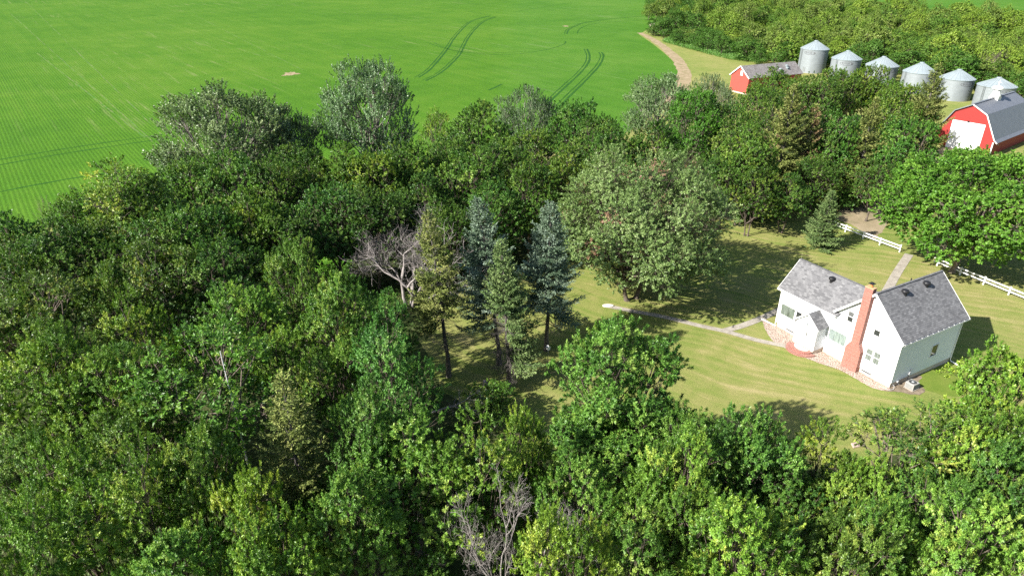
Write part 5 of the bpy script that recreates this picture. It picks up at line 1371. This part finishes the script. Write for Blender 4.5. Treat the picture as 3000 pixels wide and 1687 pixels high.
# conifers
SPG = 'spruces'
def SP(fn_name, loc, hgt, lmax, label, seed, rz=0.0, group=None, **k):
    s = spruce('spruce_tree', seed, hgt, lmax, **k); s.location = (loc[0], loc[1], -0.03); s.rotation_euler = (0, 0, rz)
    return tag(s, label, 'tree', group)
LS = 'tall thin spruces on the lawn'
SP('', at(1318, 1105), 18.3, 3.8, 'yellow green tall spruce with dead lower branches, leftmost of the lawn spruces', 201, group=LS, z0=3.2, green_from=0.42, mat='needle_olive', whorl=0.40, lean=(-1.3, 0), power=0.75, side=(PI, 0.2, 0.34), trunk_r=0.24, dens=1.15, bare=0.12, yellow=0.25)
SP('', at(1465, 1066), 18.6, 4.6, 'tall blue spruce leaning left, behind the bare sided one', 202, group=LS, z0=3.0, green_from=0.45, mat='needle_blue', whorl=0.44, lean=(-2.1, 0), power=0.75, trunk_r=0.24, dens=1.2, bare=0.10, side=(PI * 0.9, 0.1, 0.30))
SP('', at(1603, 1025), 17.4, 4.5, 'blue tipped tall spruce, rightmost of the lawn spruces', 203, group=LS, z0=3.6, green_from=0.34, mat='needle_blue', whorl=0.42, lean=(-0.1, 0), power=0.8, trunk_r=0.25, dens=1.2, bare=0.04)
SP('', at(1495, 1138), 16.2, 3.5, 'green tall spruce bare on its left side, nearest of the lawn spruces', 204, group=LS, z0=1.6, green_from=0.60, mat='needle_green', whorl=0.36, lean=(-0.8, 0), power=0.7, side=(0.2, 0.35, 0.22), trunk_r=0.22, dens=1.2, yellow=0.2, nbr=7)
SP('', atd(715, 968, 16.5), 17.0, 3.7, 'lone olive spruce among the ash trees of the near wood', 205, z0=1.5, mat='needle_olive', whorl=0.45, trunk_r=0.22, dens=1.1, power=0.7, bare=0.06)
SP('', at(2400, 712), 8.7, 2.9, 'small full conical spruce on the lawn at the end of the fence', 206, z0=0.25, mat='needle_green', whorl=0.36, trunk_r=0.14, dens=1.3, power=0.9, nbr=8, droop=0.6)
SP('', atd(1992, 215, 19.2), 20.0, 5.4, 'big wide olive spruce in the belt before the grain bins', 207, z0=1.2, mat='needle_olive', whorl=0.55, trunk_r=0.3, dens=1.0, power=0.75, q=(0.26, 0.12), bare=0.05, brown=0.04, nbr=7)
SP('', atd(2045, 262, 16.0), 16.5, 3.0, 'spruce with rusty brown top right behind the big olive spruce', 208, z0=3, mat='needle_olive', whorl=0.55, trunk_r=0.2, dens=1.0, power=0.7, q=(0.26, 0.12), brown=0.35)
SP('', atd(2196, 245, 17.5), 18.2, 4.2, 'narrow olive spruce between the big one and the barn', 209, z0=1.8, mat='needle_olive', whorl=0.5, trunk_r=0.22, dens=1.0, power=0.7, q=(0.26, 0.12), bare=0.05)
SP('', (75.6, 126.3), 21.8, 5.6, 'tall ragged spruce directly left of the barn door', 210, z0=1.2, mat='needle_olive', whorl=0.6, trunk_r=0.3, dens=1.0, power=0.7, q=(0.26, 0.12), bare=0.10, nbr=6, lean=(-0.7, 0))

# dead trees and fallen wood
def DT(fn, loc, hgt, r, label, seed, rz=0.0, cat='dead tree', name='dead_tree', zoff=-0.03, tilt=None, **k):
    s = dead_tree(name, seed, hgt, r, **k); s.location = (loc[0], loc[1], zoff); s.rotation_euler = (tilt or (0, 0, rz)) if tilt else (0, 0, rz)
    return tag(s, label, cat)
DT('', at(1205, 905), 12.8, 8.2, 'large grey dead tree with bare fan of twigs left of the tall spruces', 301, trunk_r=0.22, levels=5, stems=3, fork=3, spreadang=38, shrink=0.78, up=0.07)
DT('', atd(1300, 1195, 15.0), 15.2, 4.4, 'bare dead tree at the bottom edge in the middle of the wood', 302, mat='bark_dead', trunk_r=0.20, levels=6, stems=2, fork=2, spreadang=32, shrink=0.72)
DT('', atd(110, 505, 11.5), 12.0, 2.2, 'bare whip shoots standing against the crop field on the left', 303, trunk_r=0.10, levels=4, stems=3, fork=2, spreadang=20, mat='bark_tan')
def FALL(x, y, z, ln, az, label, seed, **k):
    p = atd(x, y, z); a = R(az)
    s = dead_tree('fallen_branch', seed, ln, ln * 0.5, base_dir=(math.sin(a), math.cos(a), 0.15), trunk_r=0.10, levels=4, stems=1, fork=3, spreadang=36, up=0.0, shrink=0.66, **k)
    s.location = (p.x, p.y, z)
    return tag(s, label, 'fallen branch', 'dead branches in the near wood')
FALL(1090, 1040, 3.2, 7.0, 60, 'long dead branch pointing right toward the grey stump', 311)
FALL(1020, 1100, 4.5, 5.5, 150, 'pale dead branches hanging under the big blue green ash', 312)
FALL(1160, 1290, 6.0, 7.0, 250, 'dead limb reaching left into the dark gap beside the dead tree', 313)
FALL(1130, 1420, 3.0, 7.0, 265, 'dead branches on the floor of the bottom edge gap', 314)
FALL(2290, 1125, 6.5, 6.0, 160, 'pale tangle of dead branches hanging below the thin grey green tree', 315, mat='bark_tan')
FALL(2330, 1130, 7.0, 6.0, 200, 'second pale tangle of dead branches below the thin grey green tree', 316, mat='bark_tan')
FALL(2400, 1240, 8.0, 5.0, 70, 'curved bare branch near the right edge of the wood', 317, mat='bark_tan')
FALL(2380, 1430, 5.0, 6.0, 240, 'dead branches in the dark gap at the bottom right', 318, mat='bark_tan')
FALL(1960, 1440, 5.0, 5.0, 300, 'reddish bare branches at the bottom edge right of centre', 319)
FALL(1400, 520, 4.0, 6.0, 315, 'bare branches sticking out behind the right blue spruce', 320)
# pale dead stem in the aspen
sp_ = atd(563, 905, 14.2)
ps2 = MB().tube([(0.3, 0, 0), (0.1, 0.05, 5), (0, 0, 10), (-0.12, 0, 14.6)], [0.09, 0.07, 0.05, 0.03], 7).build('bare_sapling', M['white_old'])
ps2.location = (sp_.x, sp_.y, 0); tag(ps2, 'whitish bare stem rising through the bright aspen crown', 'dead tree')

# ------------------------------------------------------------------ woodlot beyond the bins: ranks parallel to the row of bins
rl = random.Random(77)
L0 = at(1908, 118); L1 = Vector((127.0 * S, 172.0 * S, 0))
bins_line = Vector((117.9 - 92.7, 172.2 - 222.2, 0)).normalized()
front_pts = [at(1908, 112) + (at(1908, 112) - at(1990, 126)) * 9, at(1908, 112), at(1990, 126), at(2090, 150), at(2190, 172), at(2290, 192), Vector((104.5 * S, 226 * S, 0)), Vector((111.0 * S, 213 * S, 0)), Vector((117.0 * S, 202 * S, 0)), Vector((122.5 * S, 191 * S, 0)), Vector((128.5 * S, 180 * S, 0)), Vector((136 * S, 165 * S, 0)), Vector((146 * S, 146 * S, 0))]
fl = smooth_line(front_pts, 10)
def arc(pts, step):
    out = [pts[0]]; acc = 0
    for a, b in zip(pts, pts[1:]):
        d = (b - a).length; acc += d
        if acc >= step: out.append(b); acc = 0
    return out
ORD = ['first', 'second', 'third', 'fourth', 'fifth', 'sixth', 'seventh', 'eighth', 'ninth', 'tenth', 'eleventh', 'twelfth', 'thirteenth', 'fourteenth', 'fifteenth', 'sixteenth', 'seventeenth', 'eighteenth', 'nineteenth', 'twentieth'] + ['number %d' % k for k in range(21, 60)]
back = Vector((0.80, 0.60, 0))
def far_ok(p):
    # pixel test is only a layout limit: the wood ends where the far field shows
    q = (p.x - 0) / max(p.y, 1)
    return True
fieldline = [at(2660, 40), at(2760, 66), at(2890, 84), at(3060, 100)]
def beyond_field(p):
    a, b = fieldline[0], fieldline[-1]
    d = b - a
    return d.x * (p.y - a.y) - d.y * (p.x - a.x) > 0
off = 0.0; rank = 0
while off < 330 and rank < 20:
    step = 9.0 + 0.018 * off
    pts = arc(fl, step)
    n_in = 0
    for p in pts:
        q = p + back * off + Vector((rl.uniform(-2.6, 2.6), rl.uniform(-2.6, 2.6), 0))
        dist = q.length
        # in view, and on this side of the far field
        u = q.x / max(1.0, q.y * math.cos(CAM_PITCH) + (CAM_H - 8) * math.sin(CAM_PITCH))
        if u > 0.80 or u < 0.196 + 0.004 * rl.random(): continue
        if q.y > 660 or q.length < 200: continue
        if beyond_field(q) and q.x > fieldline[0].x - 10: continue
        # the left side of the wood
        hh_ = rl.choice([6.5, 7.5, 8.5, 11.0, 14.5]) * rl.uniform(0.93, 1.07) * (1.0 if rank else 0.82); rr_ = rl.choice([3.6, 4.2, 4.8, 5.4, 6.6]) * rl.uniform(0.92, 1.08) * (1 + 0.0015 * off)
        c = rl.choice([(1, 1, 1), (1.1, 1.08, 1.0), (0.72, 0.86, 0.85), (1.05, 0.95, 1.25), (1.25, 1.18, 1.0)])
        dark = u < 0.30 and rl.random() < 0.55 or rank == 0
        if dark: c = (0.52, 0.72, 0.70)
        word = 'dark green' if dark else {1: 'green', 1.1: 'yellow green', 0.72: 'deep green', 1.05: 'greyish', 1.25: 'yellowish'}[c[0]]
        n_in += 1
        lab = '%s woodlot tree, %s rank behind the grain bins, %s from the left' % (word, ORD[rank], ORD[n_in - 1])
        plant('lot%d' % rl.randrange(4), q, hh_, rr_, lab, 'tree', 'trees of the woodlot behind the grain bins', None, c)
    off += 8.4 + 0.030 * off; rank += 1
print('woodlot ranks', rank)
# pale dead crowns among the woodlot
for i, (x, y, lb) in enumerate([(1790, 20, 'pale dead crown at the upper left of the far woodlot'), (1955, 60, 'pale dead crown above the tall grain bin'), (1865, 25, 'pale dead crown at the top middle of the far woodlot'), (2240, 22, 'pale dead crown at the back of the woodlot near the far field'), (2500, 110, 'pale dead crown in the woodlot at the right edge')]):
    DT('', atd(x, y, 10.5), 12.0, 4.0, lb, 330 + i, trunk_r=0.2, levels=5, stems=2, fork=2, mat='bark_tan')

# ------------------------------------------------------------------ ground cover
def scatter_leaves(name, poly, n, mat, zr, ln, wd, seed, upr=0.5, clump=0.0, avoid=None):
    rg = np.random.default_rng(seed)
    P = np.array([(p[0], p[1]) for p in poly]); lo, hi = P.min(0), P.max(0)
    pts = []
    tot = 0
    while tot < n:
        q = rg.uniform(lo, hi, (n, 2))
        ins = np.zeros(len(q), bool); j = len(P) - 1
        for i in range(len(P)):
            c = ((P[i, 1] > q[:, 1]) != (P[j, 1] > q[:, 1])) & (q[:, 0] < (P[j, 0] - P[i, 0]) * (q[:, 1] - P[i, 1]) / (P[j, 1] - P[i, 1] + 1e-9) + P[i, 0])
            ins ^= c; j = i
        # patchy
        k = np.sin(q[:, 0] * 0.55 + 1.3 * np.sin(q[:, 1] * 0.31)) * np.sin(q[:, 1] * 0.47 + 1.1 * np.sin(q[:, 0] * 0.23)) + rg.normal(0, 0.45, len(q))
        q = q[ins & (k > clump)]; pts.append(q); tot += len(q)
    q = np.concatenate(pts)[:n]; n = len(q)
    base = np.stack([q[:, 0], q[:, 1], rg.uniform(0, 1, n) ** 1.5 * zr], 1)
    d = unit(rg.normal(0, 0.7, (n, 3)) + [0, 0, upr])
    V, F = leaf_quads(base, d, unit(rg.normal(0, 0.5, (n, 3)) + [0, 0, 1.0]), ln * rg.uniform(0.6, 1.3, n), wd * rg.uniform(0.6, 1.3, n), 0.1)
    t = np.stack([np.clip(rg.normal(0.4, 0.25, n), 0, 1), rg.random(n), np.zeros(n)], 1)
    return tag(np_mesh(name, V, F, M[mat], None, t), kind='stuff')
wood_poly = [p[:2] for p in (at(-700, 900), at(0, 735), at(330, 655), at(700, 605), at(1250, 535), at(1600, 480), at(1760, 505), at(1900, 475), at(2060, 430), at(2300, 420), at(2560, 460),
             at(2480, 545), at(2300, 592), at(2150, 612), at(2060, 640), at(1700, 750), at(1400, 795), at(1270, 930), at(1222, 1000), at(1280, 1150), at(1440, 1270), at(1700, 1345), at(1950, 1345), at(2200, 1365), at(2500, 1385), at(2800, 1295), at(3000, 1265), at(3300, 1290))] + [(60, 18), (-55, 18)]
scatter_leaves('undergrowth', wood_poly, 90000, 'undergrowth', 1.1, 0.34, 0.15, 401, clump=-0.1)
tg = [p[:2] for p in (at(1930, 118), at(1985, 133), at(2060, 152), at(2130, 168), at(2235, 176), at(2235, 160), at(2150, 140), at(2050, 118), at(1960, 104))]
scatter_leaves('tall_grass', tg, 26000, 'tall_grass', 0.9, 0.9, 0.16, 402, upr=1.6, clump=-2)
# rough grass along the edge of wood and lawn
edge = smooth_line([at(1240, 1010), at(1290, 1145), at(1440, 1262), at(1700, 1335), at(1950, 1338), at(2200, 1358), at(2500, 1378), at(2800, 1288), at(3000, 1258)], 10)
# ------------------------------------------------------------------ the sun, sky, camera
SUN_AZ, SUN_EL = 241.0, 34.0            # clockwise from +Y (view direction), degrees
sd = Vector((math.sin(R(SUN_AZ)) * math.cos(R(SUN_EL)), math.cos(R(SUN_AZ)) * math.cos(R(SUN_EL)), math.sin(R(SUN_EL))))
sun = bpy.data.lights.new('sun', 'SUN'); sun.energy = 4.8; sun.angle = R(0.5); sun.color = (1.0, 0.955, 0.88)
so_ = bpy.data.objects.new('sun', sun); C.objects.link(so_)
so_.rotation_euler = (-sd).to_track_quat('-Z', 'Y').to_euler()
wd = bpy.data.worlds.new('World'); bpy.context.scene.world = wd; wd.use_nodes = True
nt = wd.node_tree; nt.nodes.clear()
sky = nt.nodes.new('ShaderNodeTexSky'); sky.sky_type = 'NISHITA'; sky.sun_disc = False
sky.sun_elevation = R(SUN_EL); sky.sun_rotation = R(SUN_AZ)
bg = nt.nodes.new('ShaderNodeBackground'); bg.inputs[1].default_value = 0.07
wo_ = nt.nodes.new('ShaderNodeOutputWorld'); nt.links.new(sky.outputs[0], bg.inputs[0]); nt.links.new(bg.outputs[0], wo_.inputs[0])
cam = bpy.data.cameras.new('camera'); co = bpy.data.objects.new('camera', cam); C.objects.link(co)
cam.sensor_width = 36; cam.lens = CAM_F / 3000 * 36; cam.clip_end = 6000; cam.clip_start = 0.5
co.matrix_world = Matrix.Translation((0, 0, CAM_H)) @ Matrix.Rotation(R(90) - CAM_PITCH, 4, 'X') @ Matrix.Rotation(-CAM_ROLL, 4, 'Z')
sc = bpy.context.scene; sc.camera = co
sc.view_settings.view_transform = 'Standard'; sc.view_settings.look = 'None'; sc.view_settings.exposure = 1.3; sc.view_settings.gamma = 1
sc.cycles.max_bounces = 5; sc.cycles.diffuse_bounces = 3; sc.cycles.glossy_bounces = 2; sc.cycles.transmission_bounces = 3; sc.cycles.transparent_max_bounces = 6
sc.cycles.use_denoising = False
sc.cycles.caustics_reflective = False; sc.cycles.caustics_refractive = False
